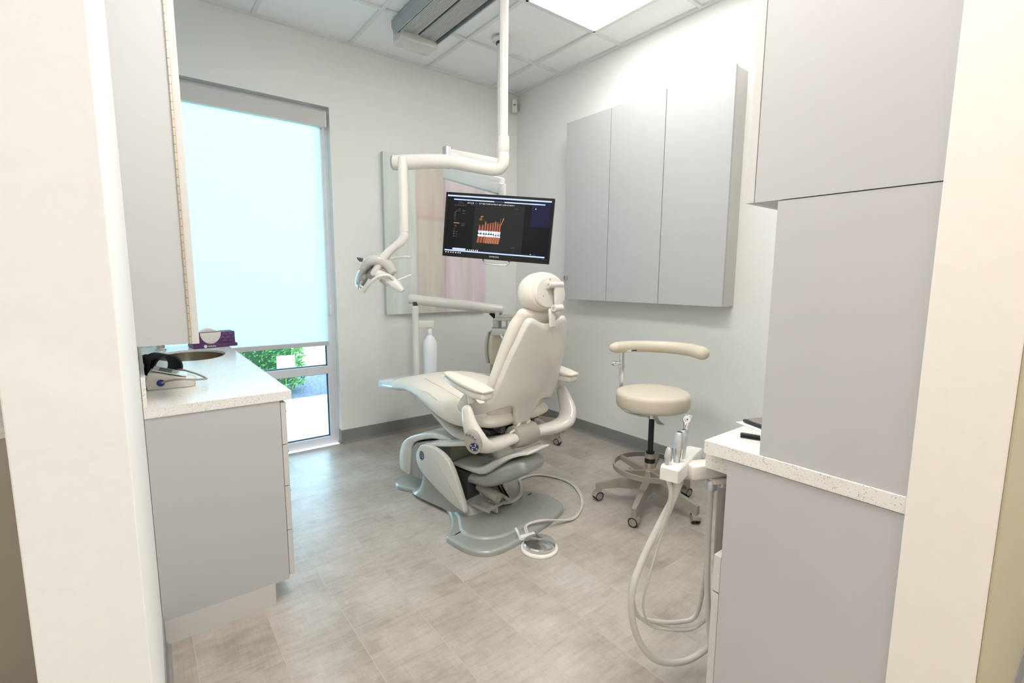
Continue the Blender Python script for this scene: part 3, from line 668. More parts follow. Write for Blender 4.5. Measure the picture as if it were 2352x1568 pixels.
# ================================================================== MONITOR ARM + MONITOR
t = thing('ceiling_monitor_mount', 'white ceiling pole with folding arm that carries the monitor', 'monitor mount', (-.72, -.74, 1.75))
MPX, MPY = -.725, -.735
pm = MB(); pm.lathe([(.062, H - .001), (.062, H - .012), (.05, H - .02), (.036, H - .022)], (MPX, MPY, 0), 36); obj('ceiling_flange', pm, m_white, t)
pm = MB(); pm.lathe([(.034, H - .02), (.034, H - .035), (.03, H - .036)], (MPX, MPY, 0), 28); obj('flange_ring', pm, m_dark, t)
pm = MB(); pm.tube([(MPX, MPY, H - .03), (MPX, MPY, 2.06)], .027, 28); obj('pole', pm, m_white, t)
pm = MB(); pm.lathe([(.028, 2.20), (.034, 2.195), (.034, 2.065), (.030, 2.055)], (MPX, MPY, 0), 28); obj('sleeve', pm, m_white, t)
HG = Vector((-1.085, -.615, 0))
def bar(mb, a, b, w, h, bev=.006):
    a = Vector(a); b = Vector(b); d = (b - a); Ln = d.length; d.normalize(); side = d.cross(Vector((0, 0, 1))).normalized(); up = side.cross(d).normalized()
    Mx = Matrix((d, side, up)).transposed().to_4x4(); Mx.translation = a
    return mb.box((0, -w / 2, -h / 2), (Ln, w / 2, h / 2), 0, Mx, bev=bev)
pm = MB(); bar(pm, (HG.x - .01, HG.y, 2.083), (MPX + .02, MPY, 2.045), .05, .072); obj('upper_arm', pm, m_white, t)
pm = MB(); pm.lathe([(.034, 2.050), (.034, 2.128), (.030, 2.131)], (HG.x, HG.y, 0), 24); obj('hinge_cap', pm, m_satin, t)
pm = MB(); pm.lathe([(.018, 1.93), (.018, 2.05)], (HG.x, HG.y, 0), 20); obj('hinge_pin', pm, m_dark, t)
ME = Vector((-1.075, -1.225, 1.765))
pm = MB(); pm.tube([(HG.x, HG.y, 1.955), (HG.x - .0, HG.y - .10, 1.93), (ME.x, ME.y + .25, 1.855), (ME.x, ME.y + .03, 1.79)], .036, 4, flat=1.0, up=(0, 0, 1)); 
pm = MB(); bar(pm, (HG.x - .0, HG.y + .03, 1.965), (ME.x, ME.y, 1.775), .05, .062, .01); bar(pm, (HG.x, HG.y - .05, 1.975), (ME.x, ME.y, 1.812), .044, .05, .01); obj('lower_arm', pm, mat('matt_white_paint', (.80, .79, .76), .55), t)
pm = MB(); bar(pm, (HG.x + .006, HG.y + .045, 1.938), (ME.x + .006, ME.y + .04, 1.755), .035, .018, .004); obj('cable_channel', pm, m_cover, t)
MC = Vector((-1.170, -1.306, 1.537))
pm = MB(); pm.tube([(ME.x, ME.y, 1.80), (ME.x, ME.y, 1.56), MC + VF * .05], .022, 16); obj('mount_plate', pm, m_white, t)
# monitor frame: x right, y away from viewer, z up; tilted a little out of level
fwd = Vector((.626, .780, 0)).normalized(); rgt = Vector((fwd.y, -fwd.x, 0))
fwd = (Matrix.Rotation(R(-9), 3, 'Z') @ Vector((.613, .79, 0))).normalized(); rgt = Vector((fwd.y, -fwd.x, 0))
Mm = Matrix((rgt, fwd, VU)).transposed().to_4x4() @ Matrix.Rotation(R(4.6), 4, 'Y'); Mm.translation = MC
MW, MH = .626, .362
t = thing('monitor', 'black framed monitor showing a dental scan above the chair', 'monitor', MC - Vector((0, 0, .2)))
obj('casing', MB().box((-MW / 2, -.004, -MH / 2), (MW / 2, .032, MH / 2), 0, Mm, bev=.003), mat('monitor_bezel', (.006, .006, .007), .3, Specular_IOR_Level=.3), t, smooth=0)
obj('screen', MB().box((-MW / 2 + .012, -.0052, -MH / 2 + .03), (MW / 2 - .012, -.004, MH / 2 - .012), 0, Mm), m_screen, t, smooth=0)
def lit(name, c, s):
    M = emit(name, c, s); M.node_tree.nodes['Principled BSDF'].inputs['Base Color'].default_value = (.006, .006, .008, 1); M.node_tree.nodes['Principled BSDF'].inputs['Roughness'].default_value = .25; M.node_tree.nodes['Principled BSDF'].inputs['Specular IOR Level'].default_value = .2; return M
e_bar = lit('ui_bar', (.46, .58, .95), .6); e_dim = lit('ui_dim', (.16, .2, .5), .16); e_wh = lit('ui_white', (1, 1, 1), .5); e_or = lit('ui_orange', (1, .38, .18), .24); e_dor = lit('ui_orange_dark', (.6, .14, .06), .2); e_gr = lit('ui_grey', (.3, .33, .34), .14); e_navy = lit('ui_navy', (.004, .008, .06), .25); e_pan = lit('ui_panel', (.035, .04, .035), .12)
def sx(px): return (px - 147) / (2340) * 0 + px
# picture coordinates of the screen image: u 0..1 left-right, v 0..1 bottom-top of the whole front
ui = MB()
def uv(u, v): return (-MW / 2 + u * MW, -MH / 2 + v * MH)
def rect(u0, u1, v0, v1, mi, lay=0):
    a = uv(u0, v0); b = uv(u1, v1); y = -.0056 - lay * .00012
    ui.box((a[0], y, a[1]), (b[0], y + .0004, b[1]), mi, Mm)
def quad(pts, mi, lay=1):
    y = -.0056 - lay * .00012
    P = [uv(*q) for q in pts]; ui.add([(p[0], y, p[1]) for p in P], [list(range(len(P)))], mi, Mm)
rect(.28, .74, .12, .86, 7, 0)                        # viewer panel
rect(.80, .975, .55, .92, 6, 0); rect(.27, .95, .108, .125, 6, 0)
rect(.02, .975, .935, .958, 0, 1); rect(.08, .92, .885, .902, 0, 1); rect(.455, .55, .884, .903, 1, 2)
rect(.02, .955, .088, .108, 0, 1); rect(.095, .22, .112, .140, 0, 1)
for i in range(36): 
    if i in (5, 8): continue
    w = .004 if i % 4 else .007
    rect(.21 + i * .0122, .21 + i * .0122 + w, .842 + (i % 3) * .002, .857, 2 if i not in (6, 7) else 3, 2)
for i in range(14): rect(.215 + i * .033, .215 + i * .033 + .018, .864, .870, 1, 2)
for i, u_ in enumerate((.235, .257, .275, .292, .312, .328)): rect(u_, u_ + .008, .114, .130, 2, 2)
for i, u_ in enumerate((.03, .053, .078, .10, .125, .148, .168)): rect(u_, u_ + .009, .058, .074, 2, 2)
for v_, n_, u0 in ((.855, 2, .12), (.835, 2, .13), (.81, 5, .09), (.795, 4, .09), (.745, 1, .13), (.725, 2, .11), (.705, 2, .10), (.69, 1, .09), (.665, 1, .09), (.645, 1, .09), (.625, 1, .09), (.60, 1, .09), (.575, 1, .09), (.49, 1, .10), (.475, 1, .10), (.44, 1, .09), (.41, 1, .09), (.39, 2, .09), (.37, 1, .09), (.355, 2, .09), (.335, 1, .09), (.315, 2, .09)):
    for k in range(n_): rect(u0 + k * .024, u0 + k * .024 + .018, v_, v_ + .006, 5, 2)
for v_ in (.73, .71, .68, .53, .51, .49): rect(.165, .195, v_, v_ + .006, 5, 2)
rect(.09, .145, .525, .537, 3, 2)
for u_, v_ in ((.24, .82), (.645, .80), (.64, .20)): rect(u_, u_ + .035, v_, v_ + .010, 1, 2)
rect(.835, .842, .815, .832, 2, 2)
rect(.82, .83, .125, .133, 2, 2); rect(.85, .87, .125, .133, 1, 2); rect(.93, .955, .062, .078, 1, 2)
# the scan: rows of roots with white crowns
rnd = random.Random(3)
xs0 = [.325, .352, .380, .402, .426, .450, .472, .494, .514, .535]
for i in range(9):
    a, b_ = xs0[i], xs0[i + 1]; top = .52 + .02 * math.sin(i * 1.3) + (.05 if i > 1 else 0) - .01 * (i % 2)
    quad([(a + .002, .435 - .012 * i / 9), (b_ - .002, .435 - .012 * i / 9), ((a + b_) / 2 + .008, top), ((a + b_) / 2 - .006, top + .012)], 4, 1)
    quad([(a + .006, .435), ((a + b_) / 2, .435), ((a + b_) / 2 + .002, top - .02), ((a + b_) / 2 - .003, top)], 3, 2)
    quad([(a, .44), (b_ + .001, .435), (b_ - .003, .40 - .012 * (i > 5)), ((a + b_) / 2, .388 - .02 * (i > 5)), (a + .003, .402 - .012 * (i > 5))], 2 if i % 4 else 0, 3)
    quad([(a, .378 - .01 * (i > 5)), ((a + b_) / 2, .385 - .012 * (i > 5)), (b_, .376 - .01 * (i > 5)), (b_ - .002, .345), (a + .001, .352)], 2 if (i + 2) % 4 else 0, 3)
    quad([(a + .001, .355), (b_ - .003, .350), (b_ - .012, .245), (a - .008, .252)], 4 if i < 3 else 3, 1)
    quad([(a + .008, .35), (a + .014, .35), (a + .006, .255), (a + .001, .255)], 4 if i >= 3 else 3, 2)
quad([(.325, .60), (.350, .67), (.372, .665), (.365, .64), (.345, .635), (.362, .61), (.35, .59)], 4, 1)
quad([(.34, .655), (.352, .668), (.36, .655), (.35, .64)], 3, 2)
quad([(.525, .53), (.532, .53), (.527, .64), (.522, .64)], 4, 2); quad([(.528, .53), (.536, .54), (.56, .65), (.552, .655), (.540, .59)], 3, 2)
quad([(.40, .545), (.46, .572), (.51, .585), (.51, .577), (.46, .562), (.40, .535)], 4, 2)
obj('screen_image', ui, [e_bar, e_dim, e_wh, e_or, e_dor, e_gr, e_navy, e_pan], t, smooth=0)
def text_mb(body, size, M, depth=.0004):
    c = bpy.data.curves.new('txt', 'FONT'); c.body = body; c.size = size; c.align_x = 'CENTER'; c.align_y = 'CENTER'; c.extrude = depth
    o = bpy.data.objects.new('txt', c); COL.objects.link(o)
    dg = bpy.context.evaluated_depsgraph_get(); me = bpy.data.meshes.new_from_object(o.evaluated_get(dg))
    mb = MB().add([v.co.copy() for v in me.vertices], [list(p.vertices) for p in me.polygons], 0, M)
    bpy.data.objects.remove(o); bpy.data.curves.remove(c); return mb
obj('maker_lettering', text_mb('SAMSUNG', .0125, Mm @ Matrix.Translation((-.005, -.0048, -MH / 2 + .016)) @ Matrix.Rotation(R(90), 4, 'X')), m_silver, t, smooth=0)
hn = MB(); hn.tube([(-.075, .02, -.172), (-.070, .01, -.190), (-.050, .0, -.205), (.055, .0, -.207), (.078, .01, -.195), (.085, .02, -.172)], .0055, 12, k=5, M=Mm); obj('grab_handle', hn, m_satin, t)

# ================================================================== DENTAL CHAIR
CO = Vector((-1.283, -1.816, 0)); CR = R(4.5); FC = F(CO, CR)
BO = Vector((-1.40, -1.66, 0)); BR = R(12); FB = F(BO, BR)
chair = thing('dental_chair', 'cream leather dental chair on a grey-green floor base', 'dental chair', (-1.40, -1.66, 0), CR)
# seat and leg cushion
mb = MB(); mb.cushion([(.175, .543, .235, .046), (.24, .545, .258, .062), (.34, .542, .272, .082), (.44, .548, .277, .092), (.57, .572, .275, .088), (.75, .604, .262, .064), (.93, .600, .235, .052), (1.13, .562, .195, .045)], rnd=.045, e=2.7, k=8)
seat = obj('seat_cushion', mb, m_cream, chair, FC)
mb = MB(); mb.cushion([(1.135, .561, .186, .043), (1.25, .545, .172, .043), (1.40, .520, .155, .040)], rnd=.014, e=3.6, k=6); obj('toe_cover', mb, m_foil, chair, FC)
m_stitch = mat('stitching', (.58, .53, .44), .6)
mb = MB()
mb.tube([(-.212, .28, .612), (-.212, .42, .634), (-.205, .56, .655), (-.19, .70, .664), (-.12, .86, .655), (0, .92, .652), (.12, .86, .655), (.20, .66, .660), (.205, .50, .648)], .0016, 6, k=6)
obj('seam', mb, m_stitch, chair, FC)
mb = MB(); mb.tube([(-.268, .50, .600), (-.262, .62, .625), (-.264, .70, .60), (-.262, .74, .565), (-.245, .745, .545)], .0014, 6, k=5); obj('seam', mb, m_stitch, chair, FC)
mb = MB(); mb.tube([(-.15, .147, .552), (-.10, .142, .538), (0, .141, .535), (.10, .142, .538), (.15, .147, .552)], .0014, 6, k=5); obj('seam', mb, m_stitch, chair, FC)
# under shell of the leg rest
mb = MB(); mb.cushion([(.30, .415, .22, .030), (.42, .432, .240, .025), (.57, .482, .235, .018), (.76, .543, .22, .012), (.92, .55, .19, .010)], rnd=.02, e=3, k=6); obj('leg_rest_shell', mb, m_cover, chair, FC)
# backrest cushion
bn = [(.170, .600, .200, .045), (.150, .69, .218, .055), (.112, .80, .206, .054), (.068, .93, .186, .052), (.034, 1.03, .163, .048), (.014, 1.078, .140, .040)]
mb = MB(); mb.cushion(bn, rnd=.035, e=2.5, k=8); obj('back_cushion', mb, m_cream, chair, FC)
# backrest shell: column-wise sheet that wraps around the cushion and flares to the armrest pivots
def interp(x, tab):
    for (a, b), (c, d) in zip(tab, tab[1:]):
        if a <= x <= c: return b + (d - b) * (x - a) / (c - a)
    return tab[-1][1] if x > tab[-1][0] else tab[0][1]
def smooth_tab(tab, k=6):
    P = cr_spline([(a, b, 0) for a, b in tab], k); return [(p.x, p.y) for p in P]
def shell():
    ts = [-.325, -.322, -.316, -.308, -.295, -.28, -.265, -.252, -.243, -.236, -.231, -.227, -.223, -.219, -.214, -.208, -.202, -.195, -.186, -.178, -.172, -.167, -.162, -.156, -.15, -.142, -.132, -.12, -.105, -.09, -.07, -.05, -.035, -.02]
    ts = ts + [0] + [-x for x in ts[::-1]]
    top = [(0, 1.038), (.03, 1.040), (.06, 1.050), (.09, 1.066), (.108, 1.072), (.122, 1.070), (.134, 1.060), (.145, 1.036), (.158, .99), (.170, .945), (.180, .915), (.192, .85), (.205, .775), (.215, .715), (.224, .668), (.234, .654), (.248, .648), (.265, .655), (.285, .676), (.300, .702), (.312, .702), (.320, .68), (.325, .645)]
    low = [(0, .488), (.035, .490), (.047, .503), (.055, .55), (.065, .595), (.085, .614), (.12, .620), (.17, .614), (.22, .600), (.265, .586), (.30, .588), (.318, .612), (.325, .63)]
    nv = 30; th = .018; C_ = smooth_tab([(.44, .150), (.50, .125), (.60, .088), (.68, .050), (.80, .012), (.93, -.028), (1.04, -.058), (1.12, -.072)])
    def cen(z): return interp(z, C_)
    def wrap(tt, z): 
        a = abs(tt); return .55 * a * a + (1.6 * max(0, a - .12) ** 2) + (.25 * max(0, a - .24))
    F1 = []; F2 = []
    for tt in ts:
        a = abs(tt); zt = interp(a, top); zl = interp(a, low); c1 = []; c2 = []
        for j in range(nv + 1):
            q = j / nv; q = .5 - .5 * math.cos(PI * q) if 0 else q
            z = zl + (zt - zl) * q; s_ = cen(z) + wrap(tt, z)
            de = min(q, 1 - q) * (zt - zl); e1 = min(1, de / .022); e2 = min(1, (.325 - a) / .02)
            bulge = th * math.sqrt(max(.04, 1 - (1 - e1) ** 2)) * math.sqrt(max(.04, 1 - (1 - e2) ** 2))
            c1.append(Vector((tt, s_ - bulge + .010, z))); c2.append(Vector((tt, s_ + .022, z)))
        F1.append(c1); F2.append(c2)
    nt_, m = len(ts), nv + 1
    vs = [v for c in F1 for v in c] + [v for c in F2 for v in c]; off = nt_ * m; fs = []
    for i in range(nt_ - 1):
        for j in range(m - 1):
            fs.append([i * m + j, (i + 1) * m + j, (i + 1) * m + j + 1, i * m + j + 1]); fs.append([off + i * m + j, off + i * m + j + 1, off + (i + 1) * m + j + 1, off + (i + 1) * m + j])
    for i in range(nt_ - 1):
        fs.append([i * m, off + i * m, off + (i + 1) * m, (i + 1) * m]); fs.append([i * m + m - 1, (i + 1) * m + m - 1, off + (i + 1) * m + m - 1, off + i * m + m - 1])
    for j in range(m - 1):
        fs.append([j, j + 1, off + j + 1, off + j]); q = (nt_ - 1) * m; fs.append([q + j, off + q + j, off + q + j + 1, q + j + 1])
    return MB().add(vs, fs)
sh_o = obj('back_shell', shell(), m_shell, chair, FC, smooth=60)
obj('release_latch', MB().box((-.018, .108, .498), (.018, .120, .520), bev=.002), m_warmgrey, chair, FC)
for sgn in (-1, 1):   # stand-offs that carry the armrests
    mb = MB(); mb.tube([(sgn * .300, .150, .66), (sgn * .302, .165, .70), (sgn * .300, .185, .735)], [.024, .020, .018], 16, k=4, flat=.8); obj('armrest_post', mb, m_shell, chair, FC)
    mb = MB(); mb.cushion([(.045, .718, .034, .018), (.12, .722, .044, .020), (.22, .738, .042, .018), (.29, .750, .035, .015), (.345, .760, .026, .011)], rnd=.014, e=3.4, k=6, M=Matrix.Translation((sgn * .302, 0, -.006)))
    arm = obj('armrest', mb, m_shell, chair, FC)
    mb = MB(); mb.cushion([(.040, .742, .038, .012), (.11, .748, .048, .019), (.22, .762, .046, .018), (.29, .772, .037, .014), (.34, .779, .027, .010)], rnd=.016, e=2.4, k=6, M=Matrix.Translation((sgn * .302, 0, -.004)))
    obj('arm_pad', mb, m_cream, arm, FC)
# headrest
mh = Matrix.Translation((0.002, -.022, 1.188)) @ Matrix.Rotation(R(-5), 4, 'X')
def oval(hw, hh, y0, prof, n=40, e=2.2, zoff=0.):
    rings = []
    for k, y in prof:
        rings.append([(math.copysign(abs(math.cos(a)) ** (2 / e), math.cos(a)) * hw * k * (1 - .10 * math.sin(a)), y0 + y, zoff + math.copysign(abs(math.sin(a)) ** (2 / e), math.sin(a)) * hh * k) for a in [2 * PI * i / n for i in range(n)]])
    return rings
mb = MB(); mb.loft(oval(.128, .096, 0, [(.78, -.036), (.88, -.031), (.95, -.016), (1, .008), (.98, .040), (.90, .064), (.75, .080), (.5, .088), (.1, .090)]), M=mh); hr = obj('headrest_cushion', mb, m_cream, chair, FC)
mb = MB(); mb.loft(oval(.104, .076, -.008, [(.3, -.040), (.93, -.038), (.98, -.034), (1, -.022)], zoff=-.004), M=mh); obj('headrest_plate', mb, m_shell, chair, FC)
for x, z in ((-.055, -.022), (-.004, .056), (.055, -.022)): obj('screw', MB().cyl((x, -.0455, z), (x, -.0492, z), .0035, 12, 0, mh), m_warmgrey, chair, FC)
mb = MB(); mb.cyl((-.028, -.066, .030), (.055, -.066, .030), .0150, 20, 0, mh); mb.box((-.036, -.068, .012), (-.012, -.044, .046), 0, mh, bev=.003)
mb.cyl((-.038, -.066, .030), (-.008, -.066, .030), .013, 18, 0, mh)
mb.box((.0, -.074, -.070), (.050, -.058, .030), 0, mh, bev=.006)
mb.cyl((-.014, -.070, -.080), (.040, -.070, -.080), .0165, 20, 0, mh)
obj('headrest_hinge', mb, m_shell, chair, FC)
mb = MB(); mb.box((-.022, -.054, -.17), (.018, -.040, -.080), 0, mh, bev=.005); obj('headrest_stem', mb, m_shell, chair, FC)
obj('pivot_cap', MB().cyl((-.040, -.066, .030), (-.0375, -.066, .030), .005, 12, 0, mh), m_warmgrey, chair, FC); obj('pivot_cap', MB().cyl((-.0165, -.070, -.080), (-.0135, -.070, -.080), .0055, 12, 0, mh), m_warmgrey, chair, FC)
# yoke under the seat with the keypads
ypath = [(-.335, .150, .632), (-.338, .125, .575), (-.328, .095, .515), (-.295, .085, .468), (-.22, .095, .448), (-.13, .110, .445), (-.06, .115, .445)]
for sgn in (-1, 1):
    mb = MB(); mb.cap_tube([(sgn * -x, y, z) for x, y, z in ypath], [.036, .047, .060, .066, .060, .054, .050], 24, k=6, flat=.56, up=(sgn, 0, 0)); obj('side_arm', mb, m_shell, chair, FC)
mb = MB(); mb.tube([(-.075, .112, .450), (-.02, .112, .448), (.07, .112, .450)], [.056, .060, .058], 24, k=4, flat=1.0); obj('hub', mb, m_warmgrey, chair, FC)
mb = MB(); mb.box((-.15, .20, .455), (.15, .55, .475)); mb.box((-.12, .15, .47), (-.09, .55, .50)); mb.box((.09, .15, .47), (.12, .55, .50)); mb.box((-.16, .16, .498), (.16, .19, .515)); obj('seat_frame', mb, m_dark, chair, FC, smooth=0)
for x in (-.02, .05):
    obj('recline_strut', MB().tube([(x, .115, .515), (x - .05, .10, .49), (x - .075, .11, .475)], .007, 10), m_shell, chair, FC)
# keypad oval on the outer left arm face
def oriented(c, ax_y, up):   # local z = outward normal
    z = Vector(ax_y).normalized(); x = Vector(up).cross(z).normalized(); y = z.cross(x); M_ = Matrix((x, y, z)).transposed().to_4x4(); M_.translation = c; return M_
kp = oriented(Vector((-.369, .061, .505)), (-1, -.62, -.10), Vector((.0, .32, .9))) @ Matrix.Diagonal((1.25, 1.22, 1, 1))
def disc(rx, ry, z0, z1, n=36): return [[(rx * k * math.cos(a), ry * k * math.sin(a), z) for a in [2 * PI * i / n for i in range(n)]] for k, z in ((1.0, z0), (1.0, z1 - .001), (.95, z1))]
kpo = obj('keypad', MB().loft(disc(.031, .047, -.020, .006), M=kp), m_warmgrey, chair, FC)
mb = MB()
for x, y in ((-.012, .034), (-.001, .029), (.008, .020), (.014, .009)): mb.loft(disc(.0042, .0042, .007, .0095, 16), M=kp @ Matrix.Translation((x, y, 0)))
mb.loft(disc(.0175, .0165, .007, .0100, 28), M=kp @ Matrix.Translation((.002, -.018, 0))); obj('button', mb, m_navy, kpo, FC)
mb = MB()
for x, y in ((-.012, .034), (-.001, .029), (.008, .020), (.014, .009)): mb.loft(disc(.0022, .0022, .009, .0101, 12), M=kp @ Matrix.Translation((x, y, 0)))
for a in (45, 135, 225, 315): mb.loft(disc(.003, .003, .0095, .0106, 10), M=kp @ Matrix.Translation((.002 + .0125 * math.cos(R(a)), -.018 + .0115 * math.sin(R(a)), 0)))
mb.tube([(-.008, -.022, .0104), (-.003, -.016, .0104), (.004, -.020, .0104), (.011, -.014, .0104)], .0012, 6, k=4, M=kp)
obj('button_print', mb, m_silver, kpo, FC)
# base: floor plate
def plate_outline(k=1., inner=0):
    half = [(0, -.235), (.10, -.232), (.19, -.225), (.26, -.212), (.31, -.180), (.342, -.12), (.348, -.04), (.342, .03), (.330, .06), (.27, .10), (.22, .145), (.165, .215), (.125, .30), (.107, .38), (.103, .48), (.103, .56), (.115, .62), (.132, .685), (.125, .735), (.095, .775), (.04, .79), (0, .792)]
    pts = cr_spline([(x, y, 0) for x, y in half], 3)
    R_ = [(p.x, p.y) for p in pts]; L_ = [(-x, y) for x, y in R_[::-1]][1:-1]
    return R_ + L_
OUT = plate_outline()
def inset(P, d):
    n = len(P); out = []
    for i in range(n):
        a = Vector(P[i - 1]); b = Vector(P[(i + 1) % n]); t_ = (b - a); t_.normalize(); nrm = Vector((-t_.y, t_.x)); out.append((P[i][0] + nrm.x * d, P[i][1] + nrm.y * d))
    return out
def ringz(P, z): return [(x, y, z) for x, y in P]
mb = MB(); mb.loft([ringz(OUT, .0), ringz(OUT, .016), ringz(inset(OUT, .006), .024), ringz(inset(OUT, .02), .027), ringz(inset(OUT, .045), .028)], cap=True)
obj('floor_plate', mb, m_blue, chair, FB, smooth=50)
# raised tray at the rear of the plate
hf = [(0, -.168), (.10, -.162), (.18, -.142), (.238, -.095), (.262, -.03), (.252, .03), (.21, .085), (.165, .14), (.14, .20)]
tr = [(p.x, p.y) for p in cr_spline([(-x, y, 0) for x, y in hf[::-1]] + [(x, y, 0) for x, y in hf[1:]], 4)][::1]
mb = MB(); mb.loft([ringz(inset(tr, -.014), .026), ringz(inset(tr, -.004), .031), ringz(tr, .035), ringz(inset(tr, .006), .0365), ringz(inset(tr, .016), .0355), ringz(inset(tr, .034), .0335)]); obj('plate_tray', mb, m_blue, chair, FB, smooth=60)
# skirt rising from the plate to the column
rings = []
for z, w, y0, y1, in ((.022, .150, .07, .60), (.035, .148, .08, .575), (.05, .147, .09, .55), (.075, .147, .11, .525), (.12, .147, .20, .50), (.18, .146, .30, .487), (.24, .145, .33, .480), (.30, .144, .34, .470)):
    r = []; n = 48
    for i in range(n):
        a = 2 * PI * i / n; e = 5
        x = math.copysign(abs(math.cos(a)) ** (2 / e), math.cos(a)) * w; y = math.copysign(abs(math.sin(a)) ** (2 / e), math.sin(a))
        r.append((x, (y0 + y1) / 2 + y * (y1 - y0) / 2, z))
    rings.append(r)
mb = MB(); mb.loft(rings); obj('column_skirt', mb, m_blue, chair, FB, smooth=60)
tear = [(.455, .325), (.478, .285), (.470, .235), (.435, .195), (.34, .145), (.20, .088), (.105, .068), (.098, .085), (.125, .155), (.175, .255), (.225, .318), (.30, .350), (.38, .358), (.43, .348)]
for sgn in (-1, 1):
    mb = MB(); P = cr_spline([(a, b, 0) for a, b in tear + [tear[0]]], 3)[:-1]
    mb.prism([(p.x, p.y) for p in P], 'x', sgn * .158 - .016, sgn * .158 + .016, bev=.007, seg=2); cv = obj('side_cover', mb, m_cover, chair, FB, smooth=50)
# top skin of the column and upper link cover
mb = MB(); mb.cushion([(.44, .335, .142, .012), (.36, .358, .150, .012), (.24, .385, .150, .012), (.12, .415, .140, .014), (.0, .44, .125, .014)], rnd=.008, e=5, k=6); obj('upper_link', mb, m_cover, chair, FB)
# badge
bd = oriented(Vector((-.1742, .425, .290)), (-1, 0, 0), (0, 0, 1))
bo = obj('badge', MB().loft(disc(.019, .026, -.002, .003), M=bd), m_navy, chair, FB)
mb = MB(); 
mb.tube([(.0155 * math.cos(R(a)), .021 * math.sin(R(a)), .0032) for a in range(0, 361, 20)], .0008, 6, M=bd)
for i in range(3): mb.tube([(-.011, -.010 + i * .009, .0032), (-.004, -.005 + i * .008, .0032), (.004, -.010 + i * .010, .0032), (.011, -.004 + i * .008, .0032)], .0009, 6, k=3, M=bd)
obj('badge_print', mb, m_silver, bo, FB)
# toe hood
hood = [(.745, .10), (.752, .175), (.725, .262), (.670, .312), (.60, .345), (.50, .378), (.41, .395), (.30, .392), (.30, .372), (.42, .362), (.52, .335), (.60, .302), (.635, .262), (.645, .19), (.660, .085)]
mb = MB(); P = cr_spline([(a, b, 0) for a, b in hood], 2); mb.prism([(p.x, p.y) for p in P], 'x', -.085, .150, bev=.008); obj('toe_hood', mb, m_cover, chair, FB, smooth=50)
mb = MB(); mb.prism([(.640, .085), (.632, .26), (.59, .298), (.5, .33), (.4, .355), (.3, .365), (.3, .1)], 'x', -.075, .140); obj('hood_liner', mb, m_blue, chair, FB, smooth=50)
# lift arm: pale upper cover and grey pan below
mb = MB(); mb.cushion([(.275, .255, .086, .010), (.12, .264, .096, .018), (.04, .284, .100, .026), (-.04, .338, .100, .022), (-.12, .388, .098, .014), (-.19, .420, .094, .010), (-.235, .434, .088, .008)], rnd=.008, e=4, k=6); obj('lift_arm_cover', mb, m_cover, chair, FB)
mb = MB(); mb.cushion([(.265, .200, .088, .026), (.12, .208, .094, .032), (.03, .226, .096, .038), (-.05, .272, .096, .046), (-.13, .322, .094, .048), (-.19, .355, .088, .042)], rnd=.035, e=3, k=6); obj('lift_arm_pan', mb, m_blue, chair, FB)
# mechanism between column and arm
mb = MB(); mb.box((-.10, .15, .05), (.10, .30, .24)); obj('column_core', mb, m_dark, chair, FB, smooth=0)
mb = MB(); mb.box((-.105, -.01, .075), (-.095, .17, .088)); mb.box((-.10, .0, .075), (.09, .012, .085)); mb.box((-.04, -.005, .05), (-.03, .10, .08)); mb.cyl((-.02, .14, .15), (-.02, .0, .12), .026, 18); mb.cyl((.03, .12, .13), (.05, -.02, .09), .010, 12)
obj('mechanism', mb, m_warmgrey, chair, FB, smooth=30)
mb = MB(); mb.prism([(.02, .035), (.06, .035), (.17, .20), (.20, .26), (.24, .26), (.24, .035)], 'x', .105, .125, bev=.004); obj('right_gusset', mb, m_cover, chair, FB)

# ---- foot pedal with its twin cables
t = thing('foot_pedal', 'round chrome foot pedal on a white ring in front of the chair base', 'foot pedal', (-1.432, -2.002, 0))
PC = (-1.425, -1.995, 0)
mb = MB(); mb.lathe([(.086, .0), (.088, .004), (.086, .010), (.075, .014), (.06, .015)], PC, 48); obj('base_ring', mb, m_white, t)
mb = MB(); mb.lathe([(.070, .015), (.0745, .020), (.0755, .030), (.072, .036), (.05, .041), (.012, .045), (.004, .046)], PC, 48); obj('disc', mb, m_chrome, t)
mb = MB(); mb.box((-.045, -.012, .012), (.045, .012, .032), 0, F((-1.428, -1.905, 0), R(-10)), bev=.004); mb.tube([(-1.47, -1.90, .03), (-1.475, -1.895, .055), (-1.468, -1.87, .06)], .006, 10, k=3); obj('cable_block', mb, m_white, t)
def fp_(x, y, z=.008): return (x, y, z)
for dx in (0, .011):
    mb = MB(); mb.tube([(-1.420 + dx, -1.893, .022), (-1.39 + dx, -1.85, .04), (-1.30 + dx, -1.86 - dx, .045), (-1.12, -1.90 + dx, .008), (-.99 + dx * .7, -1.84, .0068), (-.86 + dx, -1.70, .0068), (-.80 + dx, -1.53, .0068), (-.87 + dx, -1.36, .0068), (-1.00, -1.34 + dx, .008), (-1.10, -1.46 + dx, .04), (-1.22, -1.60 + dx, .055), (-1.33, -1.62 + dx, .050), (-1.42, -1.54 + dx, .07), (-1.44, -1.50, .14)], .0048, 10, k=8)
    obj('cable', mb, m_hose, t)

